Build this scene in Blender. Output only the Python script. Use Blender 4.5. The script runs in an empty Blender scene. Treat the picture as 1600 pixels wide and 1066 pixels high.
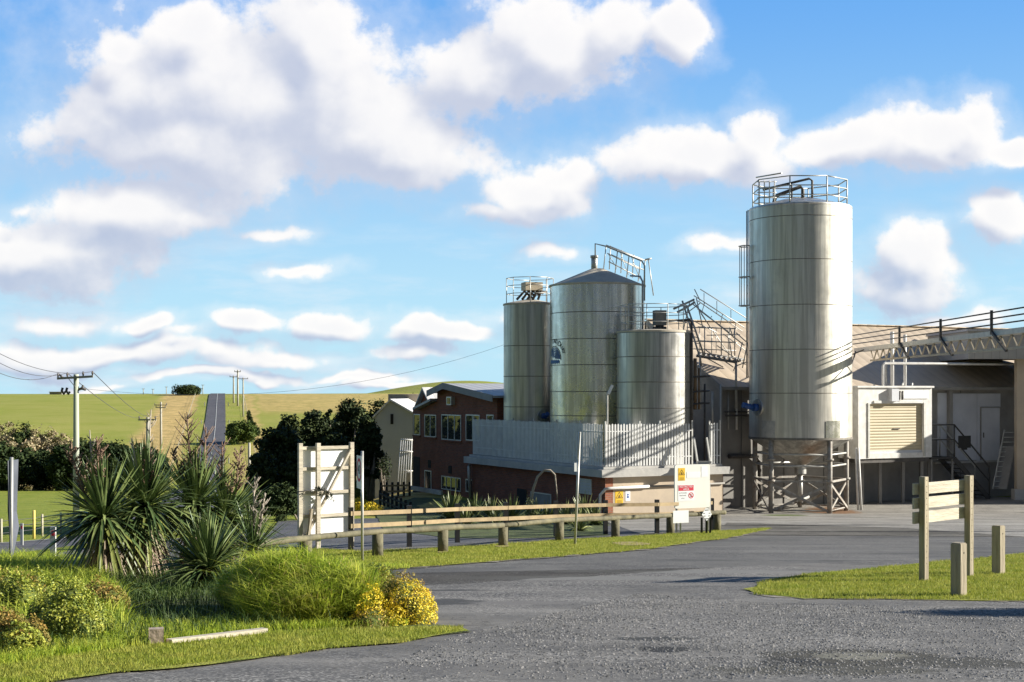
import bpy, bmesh, math, random
import numpy as np
from mathutils import Vector, Matrix, Euler
R = math.radians
random.seed(7); rng = np.random.default_rng(7)
S = bpy.context.scene
COL = S.collection
F = 2200.0; CZ = 2.06; SL = 0.0565
SUN_TH = R(-3); SUN_EL = R(21)      # sun from the right
SUNV = Vector((math.cos(SUN_EL)*math.cos(SUN_TH), -math.cos(SUN_EL)*math.sin(SUN_TH), math.sin(SUN_EL)))

# ------------------------------------------------------------------ terrain
def sm(t): t = np.clip(t, 0, 1); return t*t*(3-2*t)
_ty = np.arange(-100, 4001, 2.0)
_tz = np.interp(_ty, [-100, 0, 69, 200, 232, 268, 300, 330, 450, 560, 616, 690, 900, 4000],
                [5.65, 0, -3.9, -11.9, -14.3, -16.9, -17.9, -17.1, -9.6, -2.3, 0.62, 1.0, -9, -130])
_k = np.exp(-np.linspace(-2, 2, 25)**2); _k /= _k.sum()
_tzs = np.convolve(np.pad(_tz, 12, mode='edge'), _k, 'valid')
_w = sm((_ty-95)/50); _tz = _tz*(1-_w)+_tzs*_w
def H(X, Y):
    X = np.asarray(X, float); Y = np.asarray(Y, float)
    z = np.interp(Y, _ty, _tz)
    z = z - 0.9*sm((-X-11.9)/5)*sm((Y-28)/16)*(1-sm((Y-150)/60))
    flat = -3.9 - 0.15*np.maximum(0, Y-100)
    w = sm((X+11)/7)
    z = np.where(Y > 69, z*(1-w)+np.maximum(z, flat)*w, z)
    hump = 17.5*np.exp(-((X+30)/75)**2)*np.exp(-((Y-900)/110)**2)
    far = sm((Y-230)/80)
    z = z + hump + far*(0.5*np.sin(X/37+1)*np.sin(Y/61)+0.25*np.sin(X/17)*np.sin(Y/23+2))*(1-sm((Y-560)/50)*(Y<800))
    return z
def Hf(x, y): return float(H(x, y))
def W(px, py, Y): return Vector(((px-800)/F*Y, Y, CZ-(py-612)/F*Y))
def Yg(py, px=800):
    """depth at which the ground shows at this row/column of the photograph"""
    lo = 5.0
    ys = np.concatenate([np.arange(5, 120, .1), np.arange(120, 700, 1)])
    k = (px-800)/F
    r = 612+(CZ-H(k*ys, ys))/ys*F
    i = np.argmax(r <= py)
    return float(ys[i])
def G(px, py):
    Y = Yg(py, px); x = (px-800)/F*Y
    return Vector((x, Y, Hf(x, Y)))
def ZR(row, Y): return CZ-(row-612)/F*Y
# factory frame: u runs along the front, v to the back left
C0 = Vector((4.26, 64.6)); FA = math.atan2(.444, .896)
cu, su = math.cos(FA), math.sin(FA)
def FR(a, b, z=0): return Vector((C0.x+a*cu-b*su, C0.y+a*su+b*cu, z))
def Apx(px, b):
    k = (px-800)/F
    return (k*(C0.y+cu*b)-C0.x+su*b)/(cu-su*k)
def Bpx(px, a):
    k = (px-800)/F
    return (C0.x+cu*a-k*(C0.y+su*a))/(su+cu*k)

# ------------------------------------------------------------------ materials
def rgb(h):
    if isinstance(h, str):
        c = [int(h[i:i+2], 16)/255 for i in (0, 2, 4)]
        return tuple((x/12.92 if x <= .04045 else ((x+.055)/1.055)**2.4) for x in c)+(1,)
    return tuple(h)+(1,)
MATS = {}
def mat(name, c1, c2=None, scale=4., rough=.75, metal=0., bump=0., bscale=None, island=0., stretch=(1, 1, 1), c3=None,
        detail=5, spec=.5, lo=.35, hi=.65, trans=0.):
    m = bpy.data.materials.new(name); m.use_nodes = True
    nt = m.node_tree; N = nt.nodes; L = nt.links
    b = N['Principled BSDF']
    b.inputs['Roughness'].default_value = rough; b.inputs['Metallic'].default_value = metal
    b.inputs['Specular IOR Level'].default_value = spec
    tc = N.new('ShaderNodeTexCoord'); mp = N.new('ShaderNodeMapping'); mp.inputs['Scale'].default_value = stretch
    L.new(tc.outputs['Object'], mp.inputs[0])
    c2 = c2 or c1
    no = N.new('ShaderNodeTexNoise'); no.inputs['Scale'].default_value = scale; no.inputs['Detail'].default_value = detail
    no.inputs['Roughness'].default_value = .62
    L.new(mp.outputs[0], no.inputs['Vector'])
    cr = N.new('ShaderNodeValToRGB'); e = cr.color_ramp.elements
    e[0].position = lo; e[1].position = hi; e[0].color = rgb(c1); e[1].color = rgb(c2)
    if c3:
        x = cr.color_ramp.elements.new(.5*(lo+hi)); x.color = rgb(c3)
    L.new(no.outputs[0], cr.inputs[0]); out = cr.outputs[0]
    if island:
        g = N.new('ShaderNodeNewGeometry'); hs = N.new('ShaderNodeHueSaturation')
        mr = N.new('ShaderNodeMapRange'); mr.inputs[3].default_value = 1-island; mr.inputs[4].default_value = 1+island
        L.new(g.outputs['Random Per Island'], mr.inputs[0]); L.new(mr.outputs[0], hs.inputs['Value'])
        mr2 = N.new('ShaderNodeMapRange'); mr2.inputs[3].default_value = .5+island*.06; mr2.inputs[4].default_value = .5-island*.06
        L.new(g.outputs['Random Per Island'], mr2.inputs[0]); L.new(mr2.outputs[0], hs.inputs['Hue'])
        L.new(out, hs.inputs['Color']); out = hs.outputs[0]
    L.new(out, b.inputs['Base Color'])
    if bump:
        n2 = N.new('ShaderNodeTexNoise'); n2.inputs['Scale'].default_value = bscale or scale*4; n2.inputs['Detail'].default_value = 6
        L.new(mp.outputs[0], n2.inputs['Vector'])
        bp = N.new('ShaderNodeBump'); bp.inputs['Strength'].default_value = bump; bp.inputs['Distance'].default_value = .05
        L.new(n2.outputs[0], bp.inputs['Height']); L.new(bp.outputs[0], b.inputs['Normal'])
    if trans:
        t = N.new('ShaderNodeBsdfTranslucent'); ms = N.new('ShaderNodeMixShader'); ms.inputs[0].default_value = trans
        L.new(out, t.inputs[0]); L.new(b.outputs[0], ms.inputs[1]); L.new(t.outputs[0], ms.inputs[2])
        L.new(ms.outputs[0], N['Material Output'].inputs[0])
    MATS[name] = m
    return m

# ------------------------------------------------------------------ mesh builder
WM = {}
def wm(o): return WM.get(o.name, Matrix.Identity(4)) if o else Matrix.Identity(4)
USED = set()
def linkobj(name, data, parent=None):
    o = bpy.data.objects.new(name, data); COL.objects.link(o)
    if parent: o.parent = parent
    return o
def tag(o, label=None, cat=None, group=None, kind=None):
    if label: o['label'] = label
    if cat: o['category'] = cat
    if group: o['group'] = group
    if kind: o['kind'] = kind
    return o
def thing(name, label, cat, loc=(0, 0, 0), rz=0., group=None):
    o = linkobj(name, None); o.location = loc; o.rotation_euler = (0, 0, rz); o.empty_display_size = .1
    WM[o.name] = Matrix.Translation(Vector(loc)) @ Matrix.Rotation(rz, 4, 'Z')
    return tag(o, label, cat, group)
class MB:
    def __init__(s): s.v = []; s.f = []; s.sm = []; s.mi = []; s.cur = 0
    def add(s, vs, fs, smooth=False):
        n = len(s.v); s.v += [tuple(x) for x in vs]
        for f in fs: s.f.append(tuple(i+n for i in f)); s.sm.append(smooth); s.mi.append(s.cur)
        return s
    def box(s, c, d, rz=0., M=None):
        c = Vector(c); hx, hy, hz = d[0]/2, d[1]/2, d[2]/2
        m = Matrix.Rotation(rz, 3, 'Z') if M is None else M
        vs = [c+m @ Vector((x*hx, y*hy, z*hz)) for x in (-1, 1) for y in (-1, 1) for z in (-1, 1)]
        return s.add(vs, [(0, 1, 3, 2), (4, 6, 7, 5), (0, 4, 5, 1), (2, 3, 7, 6), (0, 2, 6, 4), (1, 5, 7, 3)])
    def b2(s, p, q):
        p = Vector(p); q = Vector(q); return s.box((p+q)/2, [abs(x) for x in (q-p)])
    def beam(s, p, q, w, h, up=(0, 0, 1)):
        p = Vector(p); q = Vector(q); d = (q-p); l = d.length
        if l < 1e-6: return s
        d /= l; u = Vector(up)
        if abs(d.dot(u)) > .98: u = Vector((1, 0, 0)) if abs(d.x) < .9 else Vector((0, 1, 0))
        x = d.cross(u).normalized(); y = x.cross(d)
        m = Matrix((x, d, y)).transposed()
        return s.box((p+q)/2, (w, l, h), M=m)
    def tube(s, pts, r, n=8, caps=True, closed=False):
        pts = [Vector(p) for p in pts]; k = len(pts)
        rs = r if isinstance(r, (list, tuple)) else [r]*k
        prev = None; vs = []
        for i, p in enumerate(pts):
            if closed: d = (pts[(i+1) % k]-pts[i-1])
            else: d = pts[min(i+1, k-1)]-pts[max(i-1, 0)]
            d = d.normalized() if d.length > 1e-9 else Vector((0, 0, 1))
            if prev is None:
                a = Vector((0, 0, 1)) if abs(d.z) < .9 else Vector((1, 0, 0))
                x = d.cross(a).normalized()
            else:
                x = (prev-d*prev.dot(d)).normalized()
            prev = x; y = d.cross(x)
            for j in range(n):
                t = 2*math.pi*j/n; vs.append(p+(x*math.cos(t)+y*math.sin(t))*rs[i])
        fs = []
        for i in range(k if closed else k-1):
            i2 = (i+1) % k
            for j in range(n): fs.append((i*n+j, i*n+(j+1) % n, i2*n+(j+1) % n, i2*n+j))
        s.add(vs, fs, True)
        if caps and not closed:
            m = len(s.v)-len(vs)
            s.f.append(tuple(m+j for j in range(n))[::-1]); s.sm.append(False); s.mi.append(s.cur)
            s.f.append(tuple(m+(k-1)*n+j for j in range(n))); s.sm.append(False); s.mi.append(s.cur)
        return s
    def cyl(s, c, r, z0, z1, n=16): return s.tube([(c[0], c[1], z0), (c[0], c[1], z1)], r, n)
    def lathe(s, c, prof, n=48, hard=()):
        """prof: list of (r,z); each segment own verts so edges stay crisp"""
        for (r0, z0), (r1, z1) in zip(prof[:-1], prof[1:]):
            vs = []
            for r, z in ((r0, z0), (r1, z1)):
                for j in range(n):
                    t = 2*math.pi*j/n; vs.append((c[0]+r*math.cos(t), c[1]+r*math.sin(t), z))
            s.add(vs, [(j, (j+1) % n, n+(j+1) % n, n+j) for j in range(n)], True)
        return s
    def prism(s, poly, ext):
        """poly: 3-D points, ext: extrusion vector"""
        n = len(poly); e = Vector(ext); vs = [Vector(p) for p in poly]+[Vector(p)+e for p in poly]
        fs = [tuple(range(n))[::-1], tuple(range(n, 2*n))]+[(i, (i+1) % n, n+(i+1) % n, n+i) for i in range(n)]
        return s.add(vs, fs)
    def quad(s, a, b, c, d): return s.add([a, b, c, d], [(0, 1, 2, 3)])
    def build(s, name, m, parent=None, local=False, loc=None, label=None):
        me = bpy.data.meshes.new(name)
        v = s.v
        if parent is not None and not local:
            inv = wm(parent).inverted(); v = [tuple(inv @ Vector(x)) for x in v]
        if loc is not None and not local: v = [(x[0]-loc[0], x[1]-loc[1], x[2]-loc[2]) for x in v]
        me.from_pydata(v, [], s.f)
        me.polygons.foreach_set('use_smooth', s.sm)
        for q in (m if isinstance(m, (list, tuple)) else [m]): me.materials.append(q)
        if max(s.mi or [0]) > 0: me.polygons.foreach_set('material_index', s.mi)
        me.update()
        bm = bmesh.new(); bm.from_mesh(me); bmesh.ops.recalc_face_normals(bm, faces=bm.faces); bm.to_mesh(me); bm.free()
        o = linkobj(name, me, parent)
        if parent is not None: WM[o.name] = wm(parent)
        if loc is not None: o.location = loc; WM[o.name] = Matrix.Translation(Vector(loc))
        if label: o['label'] = label
        return o
def npmesh(name, V, Fc, m, parent=None, loc=None, smooth=False, local=False):
    V = np.asarray(V, float)
    if parent is not None and not local:
        inv = np.array(wm(parent).inverted()); V = V @ inv[:3, :3].T+inv[:3, 3]
    if loc is not None and not local: V = V-np.array(loc)
    me = bpy.data.meshes.new(name)
    n, k = Fc.shape
    me.vertices.add(len(V)); me.vertices.foreach_set('co', V.astype(np.float32).ravel())
    me.loops.add(n*k); me.loops.foreach_set('vertex_index', Fc.astype(np.int32).ravel())
    me.polygons.add(n); me.polygons.foreach_set('loop_start', np.arange(0, n*k, k, dtype=np.int32))
    me.polygons.foreach_set('loop_total', np.full(n, k, np.int32))
    if smooth: me.polygons.foreach_set('use_smooth', np.ones(n, bool))
    me.materials.append(m); me.update(calc_edges=True); me.validate()
    o = linkobj(name, me, parent)
    if parent is not None: WM[o.name] = wm(parent)
    if loc is not None: o.location = loc
    return o
def dup(root, loc, rz=0., label=None, sc=None, group=None):
    r = root.copy(); COL.objects.link(r); r.location = loc; r.rotation_euler = (0, 0, rz)
    if sc: r.scale = (sc, sc, sc) if not isinstance(sc, tuple) else sc
    if label: r['label'] = label
    if group: r['group'] = group
    for ch in list(root.children):
        c = ch.copy(); COL.objects.link(c); c.parent = r
        for g in list(ch.children):
            d = g.copy(); COL.objects.link(d); d.parent = c
    return r

# ------------------------------------------------------------------ foliage helpers
def leafcloud(n, ells, size, up=.3, inner=.35, asp=.55, seed=0):
    """ells: list of (cx,cy,cz,rx,ry,rz); returns V,F of n small leaf quads spread through the ellipsoids' outer volume"""
    g = np.random.default_rng(seed)
    E = np.array(ells, float); vol = (E[:, 3]*E[:, 4]*E[:, 5])**(2/3.); p = vol/vol.sum()
    idx = g.choice(len(E), n, p=p); e = E[idx]
    d = g.normal(size=(n, 3)); d /= np.linalg.norm(d, axis=1)[:, None]
    rr = (inner+(1-inner)*g.random(n)**.6)[:, None]
    # lumps
    lump = 1+.22*np.sin(d[:, 0]*5+idx)*np.sin(d[:, 1]*6+idx*2)*np.sin(d[:, 2]*5+idx*3)
    P = e[:, :3]+d*e[:, 3:]*rr*lump[:, None]
    nr = d+g.normal(size=(n, 3))*.8; nr[:, 2] += up; nr /= np.linalg.norm(nr, axis=1)[:, None]
    t = np.cross(nr, g.normal(size=(n, 3))); t /= np.linalg.norm(t, axis=1)[:, None]; b = np.cross(nr, t)
    s = size*(.6+.8*g.random(n))[:, None]
    V = np.stack([P-t*s*.5, P+b*s*asp*.5, P+t*s*.5, P-b*s*asp*.5], 1).reshape(-1, 3)
    return V, np.arange(4*n).reshape(n, 4)
def blades(P, h, w, lean=.35, droop=.3, seed=0, seg=2):
    g = np.random.default_rng(seed); n = len(P); P = np.asarray(P, float)
    a = g.random(n)*2*np.pi; dx = np.stack([np.cos(a), np.sin(a), np.zeros(n)], 1)
    b = g.random(n)*2*np.pi; sd = np.stack([np.cos(b), np.sin(b), np.zeros(n)], 1)
    hh = h*(.55+.75*g.random(n)); ln = lean*hh*g.random(n)
    up = np.zeros((n, 3)); up[:, 2] = 1
    if seg == 1:
        tip = P+up*hh[:, None]+dx*ln[:, None]
        V = np.stack([P-sd*w/2, P+sd*w/2, tip], 1).reshape(-1, 3); return V, np.arange(3*n).reshape(n, 3)
    mid = P+up*(hh*.6)[:, None]+dx*(ln*.45)[:, None]
    tip = P+up*(hh*(1-droop*g.random(n)))[:, None]+dx*(ln*1.5)[:, None]
    V = np.stack([P-sd*w/2, P+sd*w/2, mid+sd*w*.4, mid-sd*w*.4, tip+sd*w*.06, tip-sd*w*.06], 1).reshape(-1, 3)
    k = np.arange(n)[:, None]*6
    Fq = np.concatenate([k+np.array([[0, 1, 2, 3]]), k+np.array([[3, 2, 4, 5]])], 1).reshape(-1, 4)
    return V, Fq
def inpoly(X, Y, poly):
    c = np.zeros(len(X), bool); n = len(poly)
    for i in range(n):
        x1, y1 = poly[i][0], poly[i][1]; x2, y2 = poly[i-1][0], poly[i-1][1]
        m = ((y1 > Y) != (y2 > Y)) & (X < (x2-x1)*(Y-y1)/((y2-y1)+1e-12)+x1)
        c ^= m
    return c
def scatter(poly, n, dens=None, seed=0):
    g = np.random.default_rng(seed); P = np.array([(p[0], p[1]) for p in poly]); lo, hi = P.min(0), P.max(0)
    xs, ys = [], []; tot = 0
    while tot < n:
        X = lo[0]+(hi[0]-lo[0])*g.random(n*2); Y = lo[1]+(hi[1]-lo[1])*g.random(n*2)
        k = inpoly(X, Y, P)
        if dens is not None: k &= g.random(len(X)) < dens(X, Y)
        xs.append(X[k]); ys.append(Y[k]); tot += k.sum()
        if not k.any(): break
    return np.concatenate(xs)[:n], np.concatenate(ys)[:n]
def rough_edge(poly, step=.35, jit=.08, seed=1):
    g = random.Random(seed); out = []
    n = len(poly)
    for i in range(n):
        a = Vector((poly[i][0], poly[i][1])); b = Vector((poly[(i+1) % n][0], poly[(i+1) % n][1]))
        k = max(1, int((b-a).length/step))
        for j in range(k):
            p = a.lerp(b, j/k); out.append((p.x+g.uniform(-jit, jit), p.y+g.uniform(-jit, jit)))
    return out
def sheet(name, poly, off, m, jit=0., step=.35, seed=1, grid=0):
    if jit: poly = rough_edge(poly, step, jit, seed)
    bm = bmesh.new(); vs = [bm.verts.new((p[0], p[1], 0)) for p in poly]; bm.faces.new(vs)
    bmesh.ops.triangulate(bm, faces=bm.faces[:])
    for yc in ((69.0,) if not grid else [69.0]+list(np.arange(0, 140, grid))):
        bmesh.ops.bisect_plane(bm, geom=bm.verts[:]+bm.edges[:]+bm.faces[:], plane_co=(0, float(yc), 0), plane_no=(0, 1, 0))
    if grid:
        for xc in np.arange(-60, 60, grid):
            bmesh.ops.bisect_plane(bm, geom=bm.verts[:]+bm.edges[:]+bm.faces[:], plane_co=(float(xc), 0, 0), plane_no=(1, 0, 0))
    for v in bm.verts: v.co.z = Hf(v.co.x, v.co.y)+off
    bmesh.ops.recalc_face_normals(bm, faces=bm.faces)
    me = bpy.data.meshes.new(name); bm.to_mesh(me); bm.free(); me.materials.append(m)
    if me.polygons and me.polygons[0].normal.z < 0: me.flip_normals()
    return tag(linkobj(name, me), kind='structure')
_txt = {}
def text_geo(s, size=1., spacing=1.):
    key = (s,)
    if key not in _txt:
        c = bpy.data.curves.new('t', 'FONT'); c.body = s; c.align_x = 'CENTER'; c.align_y = 'CENTER'; c.resolution_u = 3
        o = bpy.data.objects.new('t', c); COL.objects.link(o); bpy.context.view_layer.update()
        me = bpy.data.meshes.new_from_object(o.evaluated_get(bpy.context.evaluated_depsgraph_get()))
        _txt[key] = ([tuple(v.co) for v in me.vertices], [tuple(p.vertices) for p in me.polygons])
        bpy.data.objects.remove(o); bpy.data.curves.remove(c); bpy.data.meshes.remove(me)
    v, f = _txt[key]
    return [(x*size, y*size) for x, y, _ in v], f
class Face:
    """a flat panel: o centre, r right, t up, n outwards"""
    def __init__(s, o, r, t=(0, 0, 1)):
        s.o = Vector(o); s.r = Vector(r).normalized(); s.t = Vector(t).normalized(); s.n = s.r.cross(s.t).normalized()
    def p(s, x, y, d=0.): return s.o+s.r*x+s.t*y+s.n*d
    def rect(s, mb, x0, y0, x1, y1, d, th=.004):
        mb.prism([s.p(x0, y0, d), s.p(x1, y0, d), s.p(x1, y1, d), s.p(x0, y1, d)], -s.n*th)
    def text(s, mb, txt, x, y, size, d, sx=1.):
        v, f = text_geo(txt, size); mb.add([s.p(x+a*sx, y+b, d) for a, b in v], f)
    def disc(s, mb, x, y, r, d, n=24): mb.prism([s.p(x+r*math.cos(2*math.pi*i/n), y+r*math.sin(2*math.pi*i/n), d) for i in range(n)], -s.n*.003)
    def ring(s, mb, x, y, r0, r1, d, n=28):
        vs = []
        for i in range(n):
            t = 2*math.pi*i/n
            vs += [s.p(x+r0*math.cos(t), y+r0*math.sin(t), d), s.p(x+r1*math.cos(t), y+r1*math.sin(t), d)]
        mb.add(vs, [(2*i, 2*i+1, (2*i+3) % (2*n), (2*i+2) % (2*n)) for i in range(n)])
# ------------------------------------------------------------------ camera, sun, sky
cam = bpy.data.cameras.new('camera'); co = linkobj('camera', cam); S.camera = co
co.location = (0, 0, CZ); co.rotation_euler = (R(90), 0, 0)
cam.sensor_width = 36; cam.lens = F/1600*36; cam.shift_y = (612-533)/1600; cam.clip_start = .5; cam.clip_end = 6000
sun = bpy.data.lights.new('sun', 'SUN'); sun.energy = 5; sun.angle = R(.5); sun.color = (1, .945, .84)
so = linkobj('sun', sun); so.location = (60, 10, 60); so.rotation_euler = SUNV.to_track_quat('Z', 'Y').to_euler()
S.view_settings.view_transform = 'Standard'; S.view_settings.look = 'None'; S.view_settings.gamma = 1
S.view_settings.use_curve_mapping = False; S.view_settings.exposure = 1.0
w = bpy.data.worlds.new('World'); S.world = w; w.use_nodes = True
nt = w.node_tree; N = nt.nodes; L = nt.links; N.clear()
class X:   # tiny node expression helper
    def __init__(s, nt): s.nt = nt
    def m(s, op, a, b=None, c=None, clamp=False):
        n = s.nt.nodes.new('ShaderNodeMath'); n.operation = op; n.use_clamp = clamp
        for i, v in enumerate((a, b, c)):
            if v is None: continue
            if isinstance(v, (int, float)): n.inputs[i].default_value = v
            else: s.nt.links.new(v, n.inputs[i])
        return n.outputs[0]
    def v(s, op, a, b=None):
        n = s.nt.nodes.new('ShaderNodeVectorMath'); n.operation = op
        for i, q in enumerate((a, b)):
            if q is None: continue
            if isinstance(q, (tuple, list)): n.inputs[i].default_value = q
            else: s.nt.links.new(q, n.inputs[i])
        return n.outputs[1] if op in ('LENGTH', 'DOT_PRODUCT') else n.outputs[0]
    def noise(s, vec, sc, det=5, rough=.55, out=0, dist=0.):
        n = s.nt.nodes.new('ShaderNodeTexNoise'); n.inputs['Scale'].default_value = sc; n.inputs['Detail'].default_value = det
        n.inputs['Roughness'].default_value = rough; n.inputs['Distortion'].default_value = dist
        s.nt.links.new(vec, n.inputs['Vector']); return n.outputs[out]
    def ss(s, v, lo, hi, o0=0., o1=1.):
        n = s.nt.nodes.new('ShaderNodeMapRange'); n.interpolation_type = 'SMOOTHSTEP'
        for i, q in enumerate((v, lo, hi, o0, o1)):
            if isinstance(q, (int, float)): n.inputs[i].default_value = q
            else: s.nt.links.new(q, n.inputs[i])
        return n.outputs[0]
    def mix(s, f, a, b, mode='MIX'):
        n = s.nt.nodes.new('ShaderNodeMix'); n.data_type = 'RGBA'; n.blend_type = mode
        for i, q in ((0, f), (6, a), (7, b)):
            if isinstance(q, (int, float)): n.inputs[i].default_value = q
            elif isinstance(q, tuple): n.inputs[i].default_value = q if len(q) == 4 else q+(1,)
            else: s.nt.links.new(q, n.inputs[i])
        return n.outputs[2]
    def sep(s, v):
        n = s.nt.nodes.new('ShaderNodeSeparateXYZ'); s.nt.links.new(v, n.inputs[0]); return n.outputs
    def comb(s, x, y, z=0.):
        n = s.nt.nodes.new('ShaderNodeCombineXYZ')
        for i, q in enumerate((x, y, z)):
            if isinstance(q, (int, float)): n.inputs[i].default_value = q
            else: s.nt.links.new(q, n.inputs[i])
        return n.outputs[0]
x = X(nt)
out = N.new('ShaderNodeOutputWorld'); bg = N.new('ShaderNodeBackground'); L.new(bg.outputs[0], out.inputs[0])
bg.inputs[1].default_value = .1
sky = N.new('ShaderNodeTexSky'); sky.sky_type = 'NISHITA'; sky.sun_disc = False; sky.sun_elevation = SUN_EL
sky.sun_rotation = math.pi/2+SUN_TH; sky.air_density = 1.0; sky.dust_density = .5; sky.ozone_density = 2.
tc = N.new('ShaderNodeTexCoord'); D = tc.outputs['Generated']
dx, dy, dz = x.sep(D)[:3]
# graded clear sky: Nishita mixed with a cleaner blue that pales toward the horizon
el = x.m('MAXIMUM', dz, 0.)
grad = x.ss(el, 0.0, .31)
blue = x.mix(grad, (2.5, 4.05, 4.9), (.62, 2.0, 4.5))
blue = x.mix(x.ss(el, .3, .8), blue, (.16, .45, 1.25))
blue = x.mix(x.ss(dy, .25, -.15), blue, (.42, .62, 1.0))      # the half of the sky behind the viewpoint is deeper and duller
base = x.mix(.93, sky.outputs[0], blue)
# clouds live on a plane of directions (x/y, z/y), so they keep their place in the sky from any standpoint
yy = x.m('MAXIMUM', x.m('ABSOLUTE', dy), .12)
q = x.comb(x.m('DIVIDE', dx, yy), x.m('DIVIDE', dz, yy))
def pxc(px, py): return ((px-800)/F, (612-py)/F)
CL = [(340,130,200,110),(410,150,210,120),(620,250,120,50),(260,130,140,105),(300,225,190,66),(560,215,200,82),(200,70,45,30),(500,60,75,75),(300,50,70,45),(640,225,110,60),(180,200,90,70),
 (860,70,125,75),(760,115,110,58),(945,45,60,55),(1066,40,45,42),
 (845,312,85,42),(765,345,95,24,.62),(890,275,45,35),
 (1075,250,155,42),(1185,205,50,45),(1340,228,105,38),(1470,215,95,48),(1515,190,48,34),(1590,240,60,22),
 (1566,350,56,38),(1432,405,62,48),(1410,440,75,34),
 (180,335,150,48),(60,385,170,52),(45,320,60,30,.62),(300,345,75,24,.62),(430,365,85,16,.62),
 (390,497,55,17),(525,505,68,20),(90,492,95,26,.62),(180,545,180,22),(430,565,150,18,.62),(655,545,80,18,.62),(705,515,60,15),(60,560,90,26),(300,520,70,20,.62),(250,500,50,16),(600,600,140,10,.62),(150,600,120,9,.62),(860,400,60,14,.62),(480,420,90,14,.62),
 (560,590,150,10,.62),(800,492,70,20,.62),(1240,470,120,22,.62),(1500,490,110,20,.62),(1120,390,80,18,.62),(350,590,120,8)]
def blobs(q):
    wv = x.v('SUBTRACT', x.noise(q, 9., 4, .55, 1), (.5, .5, .5))
    qq = x.v('ADD', q, x.v('MULTIPLY', wv, (.07, .055, 0)))
    cur = None
    for (a, b, rx, ry, *wt) in CL:
        c = pxc(a, b)
        d = x.v('LENGTH', x.v('MULTIPLY', x.v('SUBTRACT', qq, (c[0], c[1], 0)), (F/rx/1.3, F/ry/1.3, 0)))
        d = x.m('SUBTRACT', wt[0] if wt else 1., d)
        cur = d if cur is None else x.m('SMOOTH_MAX', cur, d, .3)
    return cur
osc = x.ss(x.sep(q)[1], .0, .16, .4, 1.)
q1 = x.v('ADD', q, x.comb(x.m('MULTIPLY', osc, .014), x.m('MULTIPLY', osc, .024)))
c0 = blobs(q); c1 = blobs(q1)
n0 = x.m('MULTIPLY', x.m('SUBTRACT', x.noise(q, 12., 9, .60), .51), 1.9)
l0 = x.m('MULTIPLY', x.m('SUBTRACT', x.noise(q, 12., 5, .5), .51), 1.9); l1 = x.m('MULTIPLY', x.m('SUBTRACT', x.noise(q1, 12., 5, .5), .51), 1.9)
d0 = x.m('ADD', x.m('ADD', c0, n0), x.m('MULTIPLY', x.m('SUBTRACT', x.noise(q, 42., 6, .62), .5), .75))
front = x.ss(dy, .05, .3)
lit = x.ss(x.m('SUBTRACT', x.m('ADD', c0, l0), x.m('ADD', c1, l1)), -.45, .55)
dens = x.m('MAXIMUM', x.ss(d0, -.12, .36), x.m('MULTIPLY', x.ss(d0, -.6, .25), .33))
inner = x.ss(d0, 1.0, .1)
lit2 = x.m('ADD', x.m('MULTIPLY', lit, .85), x.m('MULTIPLY', inner, .15))
high = x.ss(x.sep(q)[1], .04, .16)
shade = x.mix(high, (2.15, 2.65, 3.6), (2.7, 2.95, 3.7))
ccol = x.mix(lit2, shade, (5.3, 5.15, 5.0))
fn = x.noise(x.v('MULTIPLY', D, (1, 1, 2.2)), 3.2, 5, .58)
densb = x.m('MULTIPLY', x.ss(fn, .54, .68), x.ss(dz, .6, .2))
dback = x.m('MULTIPLY', densb, .22)
densf = x.m('ADD', x.m('MULTIPLY', dens, front), x.m('MULTIPLY', dback, x.m('SUBTRACT', 1., front)))
veil = x.noise(x.v('MULTIPLY', q, (5, 22, 1)), 1.6, 6, .6)
vm = x.m('MULTIPLY', x.ss(veil, .45, .72), x.m('MULTIPLY', x.ss(x.sep(q)[1], .17, .03), front))
base = x.mix(x.m('MULTIPLY', vm, .6), base, (4.0, 4.4, 4.8))
fin = x.mix(x.m('MULTIPLY', densf, .95), base, ccol)
gnd = x.ss(dz, -.06, 0.)
fin = x.mix(gnd, (.6, .72, .35), fin)
L.new(fin, bg.inputs[0])
w.cycles.sampling_method = 'MANUAL'; w.cycles.sample_map_resolution = 512

# ------------------------------------------------------------------ ground materials
m = bpy.data.materials.new('pasture'); m.use_nodes = True; nt = m.node_tree; b = nt.nodes['Principled BSDF']
b.inputs['Roughness'].default_value = .9; b.inputs['Specular IOR Level'].default_value = .15
x = X(nt); geo = nt.nodes.new('ShaderNodeNewGeometry'); P = geo.outputs['Position']; px_, py_, pz_ = x.sep(P)[:3]
g = x.mix(x.ss(x.noise(P, .35, 8, .7), .35, .65), (.20, .25, .025), (.28, .30, .05))
g2 = x.mix(x.ss(x.noise(x.v('MULTIPLY', P, (.03, .05, .02)), 1., 9, .75), .36, .64), (.29, .32, .05), (.38, .36, .09))
farm = x.ss(py_, 230., 420.)
g = x.mix(x.m('MULTIPLY', farm, .8), g, g2)
tan = x.mix(x.ss(x.noise(P, .25, 8, .7), .35, .65), (.66, .47, .19), (.42, .31, .11))
u = x.m('ADD', x.m('ADD', px_, x.m('MULTIPLY', py_, .2035)), 3.6)
wob = x.m('MULTIPLY', x.m('SUBTRACT', x.noise(P, .06, 5, .6), .5), 10.)
uw = x.m('ADD', u, wob)
lt = x.m('MULTIPLY', x.ss(uw, -26., -20.), x.ss(uw, -6.5, -9.5))
lt = x.m('MULTIPLY', lt, x.ss(py_, 240., 300.))
rt = x.m('MULTIPLY', x.ss(uw, 10., 12.), x.ss(uw, 17., 14.))
rt2 = x.m('MULTIPLY', x.ss(uw, 14., 18.), x.ss(x.m('ADD', py_, x.m('MULTIPLY', wob, 3.)), 500., 530.))
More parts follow.
